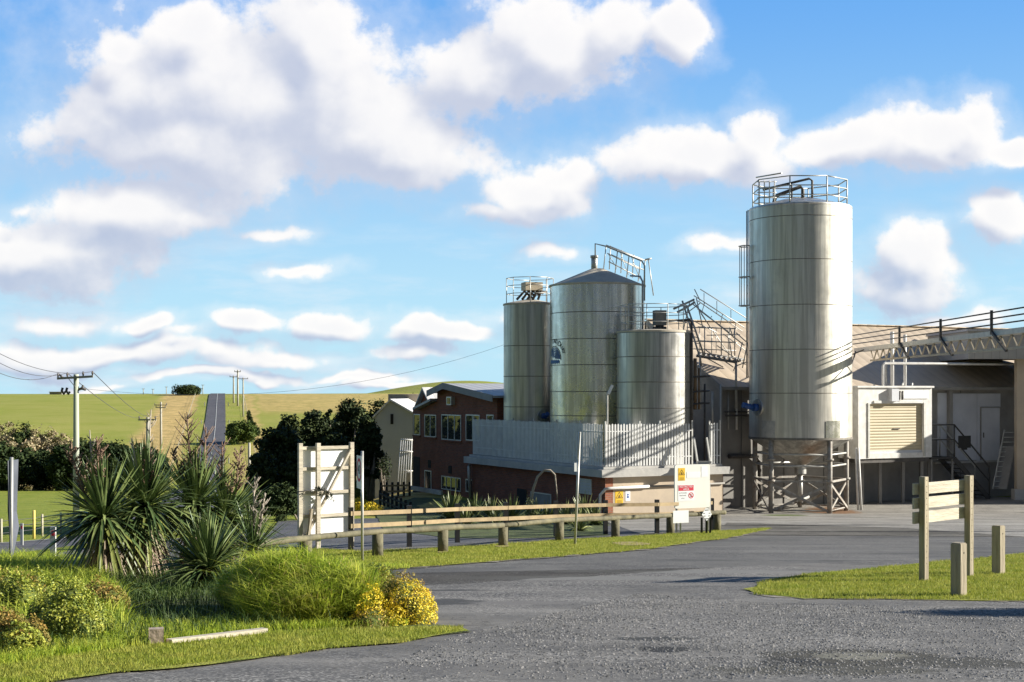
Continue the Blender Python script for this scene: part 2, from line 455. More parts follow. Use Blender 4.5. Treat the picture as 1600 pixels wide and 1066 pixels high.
rt3 = x.m('MULTIPLY', x.m('MULTIPLY', x.ss(uw, 3., 6.), x.ss(py_, 420., 360.)), .45)
tm = x.m('MAXIMUM', x.m('MAXIMUM', lt, x.m('MULTIPLY', rt, .8)), x.m('MAXIMUM', x.m('MULTIPLY', x.m('MULTIPLY', rt2, x.ss(py_, 690., 640.)), .75), x.m('MULTIPLY', rt3, x.ss(py_, 200., 260.))))
hl = x.m('MULTIPLY', x.ss(py_, 690., 760.), x.ss(x.noise(P, .05, 5, .6), .4, .6))
g = x.mix(tm, g, tan); g = x.mix(x.m('MULTIPLY', hl, .15), g, (.22, .2, .09))
# mowed lime turf close by
near = x.ss(py_, 75., 45.)
gn = x.mix(x.ss(x.noise(P, 1.3, 8, .7), .35, .65), (.17, .22, .02), (.27, .28, .045))
g = x.mix(near, g, gn)
nt.links.new(g, b.inputs['Base Color'])
bp = nt.nodes.new('ShaderNodeBump'); bp.inputs['Strength'].default_value = .7; bp.inputs['Distance'].default_value = .3
nt.links.new(x.noise(P, 1.2, 9, .75), bp.inputs['Height']); nt.links.new(bp.outputs[0], b.inputs['Normal'])
PASTURE = m

def asphalt(name, ca, cb, stone, stains_and_shade=(), sc=55., dirt=None, bump=.5):
    m = bpy.data.materials.new(name); m.use_nodes = True; nt = m.node_tree; b = nt.nodes['Principled BSDF']
    b.inputs['Roughness'].default_value = .85; b.inputs['Specular IOR Level'].default_value = .3
    x = X(nt); geo = nt.nodes.new('ShaderNodeNewGeometry'); P = geo.outputs['Position']
    c = x.mix(x.ss(x.noise(P, .5, 6, .65), .35, .65), ca, cb)
    c = x.mix(x.m('MULTIPLY', x.ss(x.noise(x.v('MULTIPLY', P, (.22, 1.5, 1)), .6, 5, .6), .5, .66), .55), c, tuple(k*1.45 for k in cb))
    c = x.mix(x.m('MULTIPLY', x.ss(x.noise(x.v('ADD', x.v('MULTIPLY', P, (.35, 1.1, 1)), (7, 3, 0)), .8, 7, .68), .53, .64), .6), c, tuple(k*.55 for k in ca))
    ck = x.m('ABSOLUTE', x.m('SUBTRACT', x.noise(P, .55, 7, .6), .5))
    c = x.mix(x.m('MULTIPLY', x.ss(ck, .008, .0), .6), c, (.03, .03, .03))
    vo = nt.nodes.new('ShaderNodeTexVoronoi'); vo.inputs['Scale'].default_value = sc; nt.links.new(P, vo.inputs['Vector'])
    sv = x.sep(vo.outputs['Color'])[0]
    stone = x.m('MULTIPLY', x.ss(x.noise(P, .3, 5, .6), .38, .6), stone)
    c = x.mix(x.m('MULTIPLY', x.ss(sv, .6, 1.), stone), c, (.42, .40, .37))
    c = x.mix(x.m('MULTIPLY', x.ss(sv, .35, 0.), stone), c, (.03, .03, .032))
    if dirt: c = x.mix(x.m('MULTIPLY', x.ss(x.noise(P, .22, 6, .7), .52, .66), .7), c, dirt)
    for (sx, sy, rx, ry, col) in stains_and_shade:
        d = x.v('LENGTH', x.v('MULTIPLY', x.v('SUBTRACT', P, (sx, sy, 0)), (1/rx, 1/ry, 0)))
        d = x.m('ADD', d, x.m('MULTIPLY', x.m('SUBTRACT', x.noise(P, 2.2, 6, .7), .5), 1.6))
        c = x.mix(x.m('MULTIPLY', x.ss(d, 1.05, .7), .95), c, col)
    nt.links.new(c, b.inputs['Base Color'])
    bp = nt.nodes.new('ShaderNodeBump'); bp.inputs['Strength'].default_value = bump; bp.inputs['Distance'].default_value = .02
    h = x.m('ADD', x.m('MULTIPLY', sv, 1.), x.m('MULTIPLY', x.noise(P, 5., 4, .6), .5))
    nt.links.new(h, bp.inputs['Height']); nt.links.new(bp.outputs[0], b.inputs['Normal'])
    return m
def gst(px, py, rx, ry, col):
    p = G(px, py); return (p.x, p.y, rx, ry, col)
A_ROAD = asphalt('road_asphalt', (.095, .092, .088), (.135, .13, .12), .35, [gst(1255, 829, .55, .9, (.30, .13, .07)), gst(1215, 905, .5, .5, (.36, .33, .27))], 40)
A_LOT = asphalt('worn_gravel_asphalt', (.115, .110, .104), (.18, .17, .155), .75,
   [gst(1040, 1018, .32, .30, (.025, .024, .023)), gst(1030, 1002, .5, .25, (.045, .045, .042)), gst(1330, 1032, 1.1, .9, (.055, .05, .036)), gst(1345, 1030, .6, .35, (.20, .19, .15)), gst(1240, 1040, .5, .4, (.035, .033, .028)), gst(1500, 1040, .8, .5, (.06, .056, .045)),
    gst(1290, 1052, 1.3, .4, (.075, .07, .055)), gst(690, 943, .8, .6, (.06, .058, .056)), gst(820, 945, .9, .35, (.17, .16, .15)), gst(700, 925, .8, .2, (.06, .058, .056)),
    gst(1240, 905, .7, .5, (.28, .26, .22)), gst(900, 905, 3, .6, (.2, .195, .18)), gst(1060, 895, 3, .5, (.2, .195, .18))], 38, bump=1.)
A_YARD = asphalt('yard_concrete', (.23, .215, .19), (.33, .31, .275), .2, [gst(1240, 822, 5, .45, (.06, .058, .055)), gst(1440, 832, 5, .5, (.07, .068, .065)), gst(1300, 800, 1.4, 3, (.22, .12, .06)), gst(1225, 806, 1.1, 1.5, (.12, .15, .05))], 30)  # the two long dark bands paint a cast shadow into the yard colour
A_DRIVE = asphalt('driveway_asphalt', (.075, .077, .085), (.10, .10, .107), .25, (), 40)
A_FAR = asphalt('far_road_asphalt', (.085, .083, .092), (.11, .105, .115), .1, (), 3)
TURF = mat('turf', (.20, .24, .025), (.31, .31, .06), 1.4, .9, bump=.6, bscale=30, detail=8, spec=.15)
SOIL = mat('bed_soil', (.05, .06, .018), (.10, .13, .03), 2., .95, bump=.8, bscale=20)
PAINT = mat('road_paint', (.62, .62, .58), (.45, .45, .43), 3., .7)

# ------------------------------------------------------------------ terrain sheet
xs = np.concatenate([-np.geomspace(2500, 210, 14), np.arange(-200, -60, 6.), np.arange(-60, 44, 2.), np.arange(44, 200, 8.), np.geomspace(210, 2500, 14)])
ys = np.concatenate([np.arange(-40, 57, 3.), np.arange(57, 75, 1.), np.arange(75, 140, 3.), np.arange(140, 760, 6.), np.arange(760, 1100, 15.), np.geomspace(1110, 3900, 16)])
XX, YY = np.meshgrid(xs, ys); ZZ = H(XX, YY)
V = np.stack([XX.ravel(), YY.ravel(), ZZ.ravel()], 1); nx = len(xs)
i, j = np.meshgrid(np.arange(len(ys)-1), np.arange(nx-1), indexing='ij'); k = (i*nx+j).ravel()
tag(npmesh('ground', V, np.stack([k, k+1, k+nx+1, k+nx], 1), PASTURE, smooth=True), kind='structure')

def g2(px, py): p = G(px, py); return (p.x, p.y)
# worn asphalt in front, smooth road across, yard round the silo, driveway behind the rail fence
lot = [(-11.4, 4), (60, 4), (60, 33), (9, 32.5)]+[g2(1200, 884), g2(1060, 893), g2(900, 903), g2(760, 912), g2(640, 918)]+[(-6.5, 24), (-11.4, 26)]
sheet('road', [(-11.4, 20), (60, 20), (60, 47)]+[g2(1600, 838), g2(1400, 823), g2(1240, 813), g2(1130, 806)]+[(-9, 46), (-11.4, 40)], .012, A_ROAD)
sheet('gravel_lot', lot, .022, A_LOT, .12, .3, 5)
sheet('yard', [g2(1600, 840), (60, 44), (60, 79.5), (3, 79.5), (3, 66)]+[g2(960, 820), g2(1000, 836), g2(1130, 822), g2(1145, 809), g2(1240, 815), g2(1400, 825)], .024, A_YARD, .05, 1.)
sheet('driveway', [g2(400, 858), g2(560, 860), g2(760, 849), g2(890, 843), g2(985, 838), (5.5, 61.5), (1., 62.5), (-6.2, 61.), (-9.6, 58)], .018, A_DRIVE, .05)
VERGE = [g2(375, 870), g2(410, 856), g2(470, 858), g2(560, 864), g2(700, 857), g2(800, 850), g2(890, 845), g2(1000, 839), g2(1120, 831), g2(1205, 826),
         g2(1190, 832), g2(1130, 843), g2(1000, 861), g2(800, 877), g2(600, 893), g2(480, 902), g2(380, 905)]
VERGE = [tuple(p) for p in VERGE]
VERGE = rough_edge(VERGE, .9, .09, 22)
sheet('grass_verge', VERGE, .035, TURF, .07, .35, 2)
DIRT = asphalt('dirt_edge', (.19, .165, .125), (.28, .25, .20), .5, (), 30)
ISLE = [g2(1172, 924), g2(1200, 912), g2(1240, 902), g2(1330, 893), g2(1480, 878), g2(1640, 864), (16, 24), (13, 21.9), g2(1600, 943), g2(1420, 941), g2(1250, 939), g2(1180, 932)]
ISLE = rough_edge(ISLE, .8, .11, 21)
sheet('dirt_edge', [(p[0]*1.004-.05*(p[0] < 7), p[1]+(-.09 if p[1] < 25.5 else .1)) for p in ISLE], .03, DIRT, .13, .22, 13)
sheet('dirt_edge', [(p[0]+.05, p[1]-.10) for p in VERGE], .03, DIRT, .13, .25, 14)
sheet('grass_island', ISLE, .035, TURF, .07, .3, 3)
BED = [(-14, 10), g2(60, 1075), g2(137, 1064), g2(189, 1057), g2(309, 1047), g2(400, 1035), g2(524, 1017), g2(618, 1010), g2(676, 999), g2(734, 991), g2(726, 986), g2(680, 979),
       g2(640, 950), g2(600, 905), g2(540, 893), g2(420, 885), g2(300, 880), g2(90, 878), (-11.9, 30.5), (-16, 30)]
sheet('garden_bed', BED, .035, SOIL, .05, .3, 4)
BEDG = [(-14, 10), g2(60, 1075), g2(137, 1064), g2(189, 1057), g2(309, 1047), g2(400, 1035), g2(524, 1017), g2(618, 1010), g2(676, 999), g2(736, 990.5), g2(722, 985), g2(650, 984), g2(520, 990), g2(420, 992), g2(262, 1012), g2(150, 1024), g2(0, 1040), (-14, 15)]
sheet('grass_edging', BEDG, .042, TURF, .06, .25, 6)

# the country road: centre line, ribbon, edge line and dashes
ctl = [(-62, 34), (-44, 41), (-30, 46.5), (-20.5, 52), (-16.6, 60), (-17.6, 72), (-20, 84), (-44.3, 200), (-54.5, 250), (-71, 330), (-95, 450), (-129, 616), (-147, 705), (-170, 820)]
def catmull(P, n=14):
    P = [np.array(p, float) for p in P]; P = [2*P[0]-P[1]]+P+[2*P[-1]-P[-2]]; o = []
    for i in range(1, len(P)-2):
        for t in np.linspace(0, 1, n, endpoint=False):
            a, b, c, d = P[i-1:i+3]
            o.append(.5*((2*b)+(-a+c)*t+(2*a-5*b+4*c-d)*t*t+(-a+3*b-3*c+d)*t**3))
    o.append(P[-2]); return np.array(o)
RC = catmull(ctl, 26)
dd = np.gradient(RC, axis=0); dd /= np.linalg.norm(dd, axis=1)[:, None]; nn = np.stack([dd[:, 1], -dd[:, 0]], 1)
arc = np.concatenate([[0], np.cumsum(np.linalg.norm(np.diff(RC, axis=0), axis=1))])
def ribbon(name, o0, o1, off, m, sel=None, cols=7):
    cs = np.linspace(o0, o1, cols); V = []; Fq = []
    for i, p in enumerate(RC):
        for c in cs:
            qx, qy = p+nn[i]*c; V.append((qx, qy, Hf(qx, qy)+off+.0003*max(0, qy-60)))
    for i in range(len(RC)-1):
        if sel is not None and not sel(arc[i], RC[i][1]): continue
        for j in range(cols-1): a = i*cols+j; Fq.append((a, a+1, a+cols+1, a+cols))
    return tag(npmesh(name, V, np.array(Fq), m), kind='structure')
ribbon('country_road', -3.4, 3.4, .05, A_FAR)
ribbon('edge_line', -3.1, -2.97, .075, PAINT, lambda s, y: y < 120, 2)
ribbon('centre_line', .02, .22, .13, PAINT, lambda s, y: y > 395, 2)
# dashes resampled at fine steps
V = []; Fq = []
for s0 in np.arange(110, 470, 12.):
    for (s, e) in ((s0, s0+4.5),):
        pts = []
        for t in (s, (s+e)/2, e):
            xx = np.interp(t, arc, RC[:, 0]); yy_ = np.interp(t, arc, RC[:, 1]); nx_, ny_ = np.interp(t, arc, nn[:, 0]), np.interp(t, arc, nn[:, 1])
            for c in (-.1, .1):
                qx, qy = xx+nx_*c, yy_+ny_*c; pts.append((qx, qy, Hf(qx, qy)+.09+.0005*max(0, qy-60)))
        if pts[0][1] > 395: continue
        n = len(V); V += pts; Fq += [(n, n+1, n+3, n+2), (n+2, n+3, n+5, n+4)]
tag(npmesh('road_markings', V, np.array(Fq), PAINT), kind='structure')

# ------------------------------------------------------------------ turf blades
GB = mat('grass_blades', (.23, .285, .028), (.38, .38, .075), 1.5, .7, island=.35, spec=.25, trans=.3)
GD = mat('dry_blades', (.36, .31, .10), (.24, .24, .05), 2., .8, island=.3, trans=.25)
def turf(name, polys, n, h, w, m, seed, off=.03):
    Ps = []
    for k, (poly, cnt) in enumerate(polys):
        X_, Y_ = scatter(poly, cnt, lambda a, b: np.clip((26/np.maximum(b, 10))**2, 0, 1), seed+k)
        Ps.append(np.stack([X_, Y_, H(X_, Y_)+off], 1))
    V, Fq = blades(np.concatenate(Ps), h, w, .9, .3, seed, 1)
    return tag(npmesh(name, V, Fq, m), kind='stuff', label='short lime green mown grass growing beside the asphalt')
turf('grass', [([(p[0]+random.uniform(-.1, .1), p[1]+random.uniform(-.12, .1)) for p in rough_edge(VERGE, .4, .1, 77)], 64000), (rough_edge(ISLE, .4, .14, 78), 84000), (rough_edge(BEDG, .4, .14, 79), 88000)], 0, .05, .012, GB, 11)
STN = mat('loose_stones', (.10, .10, .10), (.30, .29, .27), 9., .85, island=.5)
# loose stones
LP = [(p[0], p[1]) for p in lot]
X_, Y_ = scatter([g2(560, 1066), g2(1640, 1066), g2(1640, 955), g2(1200, 945), g2(1000, 930), g2(700, 1000)], 34000, lambda a, b: np.clip(.12+.35*(a > 0)+.5*(np.sin(a*1.3+b)*np.sin(b*1.7-a*.4) > .05), 0, 1), 5)
g = np.random.default_rng(3); n = len(X_); s = .006+.014*g.random(n)**2.5
base = np.array([(1, 0, 0), (0, 1, 0), (-1, 0, 0), (0, -1, 0), (0, 0, .9)])
rot = g.random(n)*6.28; c, s_ = np.cos(rot), np.sin(rot)
V = np.zeros((n, 5, 3))
for k in range(5):
    bx, by, bz = base[k]; bx *= 1.3; f = .7+.6*g.random(n)
    V[:, k, 0] = X_+(bx*c-by*s_)*s*f; V[:, k, 1] = Y_+(bx*s_+by*c)*s*f; V[:, k, 2] = H(X_, Y_)+.02+bz*s*f
Fq = (np.arange(n)[:, None]*5)[:, :, None]+np.array([[0, 1, 4], [1, 2, 4], [2, 3, 4], [3, 0, 4]])[None]
tag(npmesh('gravel', V.reshape(-1, 3), Fq.reshape(-1, 3), STN), kind='stuff', label='loose grey stones scattered over the worn asphalt')
# ================================================================== FACTORY
def steel(name, c1, c2, rough=.34, r2=.5, green=0.):
    m = bpy.data.materials.new(name); m.use_nodes = True; nt = m.node_tree; b = nt.nodes['Principled BSDF']; x = X(nt)
    tc = nt.nodes.new('ShaderNodeTexCoord'); P = tc.outputs['Object']
    streak = x.noise(x.v('MULTIPLY', P, (3.2, 3.2, .12)), 1.3, 6, .6)
    blot = x.noise(P, .9, 6, .65)
    c = x.mix(x.ss(streak, .40, .60), tuple(k*.88 for k in c1), c2)
    c = x.mix(x.m('MULTIPLY', x.ss(blot, .5, .75), .35), c, tuple(k*.62 for k in c1))
    if green: 
        pz = x.sep(P)[2]
        green_refl = x.m('MULTIPLY', x.ss(x.noise(x.v('MULTIPLY', P, (1.2, 1.2, .3)), 1.1, 5, .6), .45, .6), x.ss(pz, 4.6, 2.5))  # green ground reflection painted into the lower shell colour
        c = x.mix(x.m('MULTIPLY', green_refl, green), c, (.34, .32, .10))
    nt.links.new(c, b.inputs['Base Color']); b.inputs['Metallic'].default_value = .93
    nt.links.new(x.ss(x.noise(P, 1.7, 6, .6), .3, .7, rough, r2), b.inputs['Roughness'])
    bp = nt.nodes.new('ShaderNodeBump'); bp.inputs['Strength'].default_value = .22; bp.inputs['Distance'].default_value = .05
    nt.links.new(x.noise(x.v('MULTIPLY', P, (2.2, 2.2, .08)), 1.2, 4, .5), bp.inputs['Height']); nt.links.new(bp.outputs[0], b.inputs['Normal'])
    return m
STEEL = steel('brushed_steel', (.60, .57, .50), (.72, .69, .61), .42, .52)
STEEL2 = steel('polished_steel', (.62, .60, .55), (.78, .76, .70), .18, .34, .6)
STEEL3 = steel('dull_steel', (.40, .395, .375), (.54, .53, .50), .33, .45)
ROOFST = mat('dull_roof_steel', (.50, .44, .35), (.62, .55, .44), 2., .75, 0., bump=.1)
WELD = mat('weld_seam', (.16, .15, .13), (.24, .22, .19), 6., .6, .6)
GALV = mat('galvanised_rail', (.42, .42, .40), (.55, .54, .50), 5., .5, .55)
WHT = mat('white_painted_metal', (.74, .73, .70), (.60, .58, .54), 3., .5)
RUST = mat('weathered_leg_paint', (.40, .39, .36), (.26, .22, .18), 4., .7, .2, bump=.2)
PIPE = mat('dark_pipe', (.07, .065, .06), (.11, .10, .09), 5., .6, .3)
COPPER = mat('rusty_pipe', (.30, .19, .10), (.22, .15, .09), 5., .6, .4)
BLUE = mat('blue_motor_paint', (.02, .08, .30), (.015, .06, .2), 4., .4)
ALU = mat('aluminium_frame', (.62, .62, .60), (.5, .5, .48), 3., .4, .3)
BLACKP = mat('black_post_paint', (.012, .012, .012), (.02, .02, .018), 5., .7)
CREAM = mat('cream_wall_paint', (.56, .46, .34), (.47, .39, .30), .9, .85, bump=.15, bscale=20)
SLAB = mat('slab_concrete', (.52, .50, .46), (.40, .39, .37), 1.4, .85, bump=.2)
GREYW = mat('grey_cladding', (.21, .20, .185), (.29, .275, .25), .8, .7, bump=.1)
PANEL = mat('cool_room_panel', (.60, .61, .64), (.50, .51, .54), .7, .55)
GLASS = mat('window_glass', (.03, .035, .035), (.05, .055, .05), 2., .04, 0, spec=1.)
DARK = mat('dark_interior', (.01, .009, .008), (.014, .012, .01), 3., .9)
def corrug(name, c1, c2, freq, axis=0, rough=.55, depth=.02):
    m = mat(name, c1, c2, .6, rough, 0, detail=7); nt = m.node_tree; x = X(nt); b = nt.nodes['Principled BSDF']
    tc = nt.nodes.new('ShaderNodeTexCoord'); s = x.sep(tc.outputs['Object'])[axis]
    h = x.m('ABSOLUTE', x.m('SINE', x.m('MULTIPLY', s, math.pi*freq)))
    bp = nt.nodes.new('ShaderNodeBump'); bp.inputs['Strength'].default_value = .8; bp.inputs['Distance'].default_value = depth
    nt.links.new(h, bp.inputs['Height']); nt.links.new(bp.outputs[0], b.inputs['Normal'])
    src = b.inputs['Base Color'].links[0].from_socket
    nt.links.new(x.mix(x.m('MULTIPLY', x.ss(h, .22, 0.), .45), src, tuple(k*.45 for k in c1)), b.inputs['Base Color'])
    return m
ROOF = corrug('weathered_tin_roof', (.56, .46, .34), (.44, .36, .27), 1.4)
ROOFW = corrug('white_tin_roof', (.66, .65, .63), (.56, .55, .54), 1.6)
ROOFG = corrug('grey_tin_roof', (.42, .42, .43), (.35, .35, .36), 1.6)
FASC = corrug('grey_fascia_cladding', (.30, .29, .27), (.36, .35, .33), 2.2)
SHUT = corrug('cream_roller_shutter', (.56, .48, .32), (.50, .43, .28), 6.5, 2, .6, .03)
def brick(name, c1, c2, mortar, sc=1.):
    m = bpy.data.materials.new(name); m.use_nodes = True; nt = m.node_tree; b = nt.nodes['Principled BSDF']; x = X(nt)
    b.inputs['Roughness'].default_value = .9
    tc = nt.nodes.new('ShaderNodeTexCoord'); s = x.sep(tc.outputs['Object'])
    v = x.comb(x.m('ADD', s[0], s[1]), s[2])
    br = nt.nodes.new('ShaderNodeTexBrick'); nt.links.new(v, br.inputs['Vector'])
    for k, q in (('Color1', c1), ('Color2', c2), ('Mortar', mortar)): br.inputs[k].default_value = q+(1,)
    br.inputs['Scale'].default_value = 1.; br.inputs['Brick Width'].default_value = .25; br.inputs['Row Height'].default_value = .088
    br.inputs['Mortar Size'].default_value = .009; br.inputs['Bias'].default_value = -.1
    n = x.noise(tc.outputs['Object'], .8, 6, .65)
    c = x.mix(x.m('MULTIPLY', x.ss(n, .4, .7), .5), br.outputs[0], tuple(k*.5 for k in c1))
    nt.links.new(c, b.inputs['Base Color'])
    bp = nt.nodes.new('ShaderNodeBump'); bp.inputs['Strength'].default_value = .4; bp.inputs['Distance'].default_value = .01; bp.invert = True
    nt.links.new(br.outputs['Fac'], bp.inputs['Height']); nt.links.new(bp.outputs[0], b.inputs['Normal'])
    return m
BRICK = brick('dark_red_brick', (.28, .085, .042), (.17, .055, .03), (.15, .115, .09))
BRICK2 = brick('orange_brick', (.36, .13, .06), (.28, .09, .05), (.3, .22, .18))

def fthing(name, label, cat, a, b, z, group=None):
    p = FR(a, b, z); return thing(name, label, cat, p, FA, group)
BASE = -4.3
def fbox(mb, a0, a1, b0, b1, z0, z1):
    P = [FR(a0, b0, z0), FR(a1, b0, z0), FR(a1, b1, z0), FR(a0, b1, z0)]
    return mb.prism(P, (0, 0, z1-z0))

# ---- podium (tank platform building)
pod = fthing('tank_platform_building', 'low dark brick building with pale concrete roof slab carrying the three steel tanks', 'building', 0, 0, -3.9)
AE = Apx(1130, 0)
mb = MB(); fbox(mb, 0, AE, 0, 14.6, BASE, -1.87); mb.build('brick_wall', BRICK, pod)
mb = MB(); fbox(mb, .42, AE-.05, -.03, -.002, BASE+.2, -1.875); mb.build('cream_wall', CREAM, pod)
mb = MB(); fbox(mb, .005, .42, -.028, -.002, BASE+.2, -1.875); mb.build('corner_bricks', BRICK2, pod)
mb = MB(); fbox(mb, -.35, AE+.15, -.35, 14.9, -1.865, -1.52); mb.build('roof_slab', SLAB, pod)
mb = MB(); fbox(mb, -.1, AE-.1, -.06, 14.7, -1.515, -1.40); mb.build('kerb_upstand', SLAB, pod)
def fwin(parent, a, pxs, rows, name='window', nm=2, label=None, frame=ALU, glass=GLASS, horiz=0):
    """window on a left-facing wall (plane a = const): px range, row range"""
    b1, b0 = Bpx(pxs[0], a), Bpx(pxs[1], a); Y = FR(a, (b0+b1)/2).y
    z1, z0 = ZR(rows[0], Y), ZR(rows[1], Y)
    f = MB(); t = .06
    def bar(ba, bb, za, zb): f.prism([FR(a-.04, ba, za), FR(a-.04, bb, za), FR(a-.04, bb, zb), FR(a-.04, ba, zb)], FR(a+.02, 0)-FR(a-.04, 0))
    bar(b0, b1, z1-t, z1); bar(b0, b1, z0, z0+t); bar(b0, b0+t, z0+t, z1-t); bar(b1-t, b1, z0+t, z1-t)
    for k in range(1, nm):
        bb = b0+(b1-b0)*k/nm; bar(bb-t/2, bb+t/2, z0+t, z1-t)
    for k in range(1, horiz+1):
        zz = z0+(z1-z0)*k/(horiz+1); bar(b0+t, b1-t, zz-.025, zz+.025)
    fr = f.build(name, frame, parent, label=label)
    g = MB(); g.prism([FR(a-.015, b0+t, z0+t), FR(a-.015, b1-t, z0+t), FR(a-.015, b1-t, z1-t), FR(a-.015, b0+t, z1-t)], FR(a+.01, 0)-FR(a-.015, 0))
    g.build('pane', glass, fr)
    return fr
def fplate(parent, a, pxs, rows, name, m, d=.03, label=None):
    b1, b0 = Bpx(pxs[0], a), Bpx(pxs[1], a); Y = FR(a, (b0+b1)/2).y; z1, z0 = ZR(rows[0], Y), ZR(rows[1], Y)
    g = MB(); g.prism([FR(a-d, b0, z0), FR(a-d, b1, z0), FR(a-d, b1, z1), FR(a-d, b0, z1)], FR(a+.001, 0)-FR(a-d, 0)); return g.build(name, m, parent, label=label)
fwin(pod, 0, (904, 925), (748, 772), 'louvre_window', 1, horiz=4, glass=PANEL)
fplate(pod, 0, (808, 823), (764, 800), 'doorway', DARK, .02)
fwin(pod, 0, (830, 862), (770, 800), 'shutter_door', 1, horiz=0, glass=GREYW)
mb = MB(); b = Bpx(737, 0); mb.tube([FR(-.12, b, ZR(728, 77)), FR(-.2, b-.1, ZR(731, 77)), FR(-.2, b-.1, ZR(745, 77)), FR(-.1, b-.1, -3.9)], .09, 8); mb.build('downpipe', GALV, pod)
# white conduit across the cream wall
mb = MB(); a1 = Apx(1014, -.15)
mb.tube([FR(-.12, .25, -3.95), FR(-.12, .2, ZR(775, 64)), FR(-.02, -.12, ZR(764, 64.5)), FR(.2, -.15, ZR(763, 64.6)), FR(a1, -.15, ZR(760, 65.5))], .07, 8); mb.build('conduit', WHT, pod)
mb = MB(); mb.tube([FR(a1, -.12, ZR(760.3, 65.5)), FR(AE, -.12, ZR(756, 67))], .045, 8); mb.build('conduit', GREYW, pod)
# signs on the cream wall (each its own thing)
YEL = mat('yellow_sign', (.80, .50, .02), (.75, .46, .02), 3., .5); BLK = mat('sign_black', (.012, .012, .012)); REDP = mat('sign_red', (.62, .03, .06)); WSIGN = mat('sign_white', (.86, .87, .88), (.81, .82, .83), 2., .5)
CRSIGN = mat('sign_cream', (.84, .83, .77), (.79, .78, .72), 1.5, .5); SBLUE = mat('sign_blue', (.05, .12, .35))
FU = FR(1, 0)-FR(0, 0)
def fface(px, row, b):
    a = Apx(px, b); p = FR(a, b); p.z = ZR(row, p.y); return Face(p, FU)
def tri_sign(f, w, h, parent):
    k = MB(); f.rect(k, -w/2, -h/2, w/2, h/2, .006, .006); k.build('plate', YEL, parent)
    k = MB(); s = w*.42; yc = h*.1
    def edge(p, q, t): d = Vector((q[0]-p[0], q[1]-p[1])); n = Vector((-d.y, d.x)).normalized()*t; k.add([f.p(p[0]+n.x, p[1]+n.y, .009), f.p(q[0]+n.x, q[1]+n.y, .009), f.p(q[0]-n.x, q[1]-n.y, .009), f.p(p[0]-n.x, p[1]-n.y, .009)], [(0, 1, 2, 3)])
    A, B_, C_ = (-s, yc-s*.55), (s, yc-s*.55), (0, yc+s*1.0)
    for p, q in ((A, B_), (B_, C_), (C_, A)): edge(p, q, w*.025)
    f.disc(k, 0, yc+s*.12, s*.17, .009, 10); edge((-s*.4, yc-s*.28), (s*.4, yc-s*.28), w*.05); edge((-.0, yc+s*.1), (0, yc-s*.3), w*.04)
    for i in range(3): edge((-w*.32, -h*.28-i*h*.08), (w*.32, -h*.28-i*h*.08), h*.012)
    k.build('warning_symbol', BLK, parent)
f = fface(967.5, 777, -.035); t = thing('warning_sign', 'yellow warning sign with black triangle on the cream wall of the brick building', 'sign', f.o, FA)
tri_sign(f, .42, .56, t)
f = fface(981, 775, -.035); t = thing('notice', 'small white notice with a blue figure beside the yellow sign on the cream wall', 'notice', f.o, FA)
k = MB(); f.rect(k, -.13, -.24, .13, .24, .006, .006); k.build('plate', WSIGN, t)
k = MB(); f.disc(k, 0, .06, .05, .009, 10); f.rect(k, -.05, -.1, .05, .0, .0095, .002); k.build('figure', SBLUE, t)

# ---- palisade fence round the platform
pf = fthing('palisade_fence', 'pale palisade fence of pointed pickets on the edge of the concrete platform', 'fence', 0, 0, -1.4)
def picket_run(mb, p, q, z0, z1, sp=.155, w=.085):
    p = Vector(p); q = Vector(q); n = int((q-p).length/sp); d = (q-p).normalized(); nrm = Vector((d.y, -d.x, 0))
    for i in range(n):
        c = p+d*(sp*(i+.5)); zt = z1+random.uniform(-.02, .02)
        a = c-d*w/2; b = c+d*w/2
        mb.prism([(a.x, a.y, z0), (b.x, b.y, z0), (b.x, b.y, zt-.05), (c.x, c.y, zt), (a.x, a.y, zt-.05)], nrm*.012)
PAL = mat('palisade_paint', (.70, .70, .68), (.58, .58, .57), 2., .55, .15)
zt = ZR(662.5, 64.8); a1, a2, a3 = Apx(1082, .02), Apx(1109, .02), AE-.15
mb = MB(); picket_run(mb, FR(-.02, 14.4), FR(-.02, .05), -1.38, zt, .15, .098); mb.build('picket_panel', PAL, pf)
mb = MB(); picket_run(mb, FR(.0, -.02), FR(a1, -.02), -1.38, zt); mb.build('picket_panel', PAL, pf)
mb = MB(); picket_run(mb, FR(a2, -.02), FR(a3, -.02), -1.38, zt); mb.build('picket_panel', PAL, pf)
for (p, q) in ((FR(.05, 14.4), FR(.05, .05)), (FR(.05, .05), FR(a1, .05)), (FR(a2, .05), FR(a3, .05))):
    for z in (-1.0, zt-.35): MB().beam((p.x, p.y, z), (q.x, q.y, z), .04, .05).build('rail', PAL, pf)
for (a, b) in [(.06, bb) for bb in (0.06, 2.4, 4.8, 7.2, 9.6, 12, 14.4)]+[(a1, .06), (1.9, .06), (3.0, .06), (a2, .06), (a3, .06)]:
    mb = MB(); p = FR(a, b, 0); mb.box((p.x, p.y, (-1.4+zt+.12)/2), (.07, .07, zt+.12+1.4), FA); mb.build('post', GALV, pf)

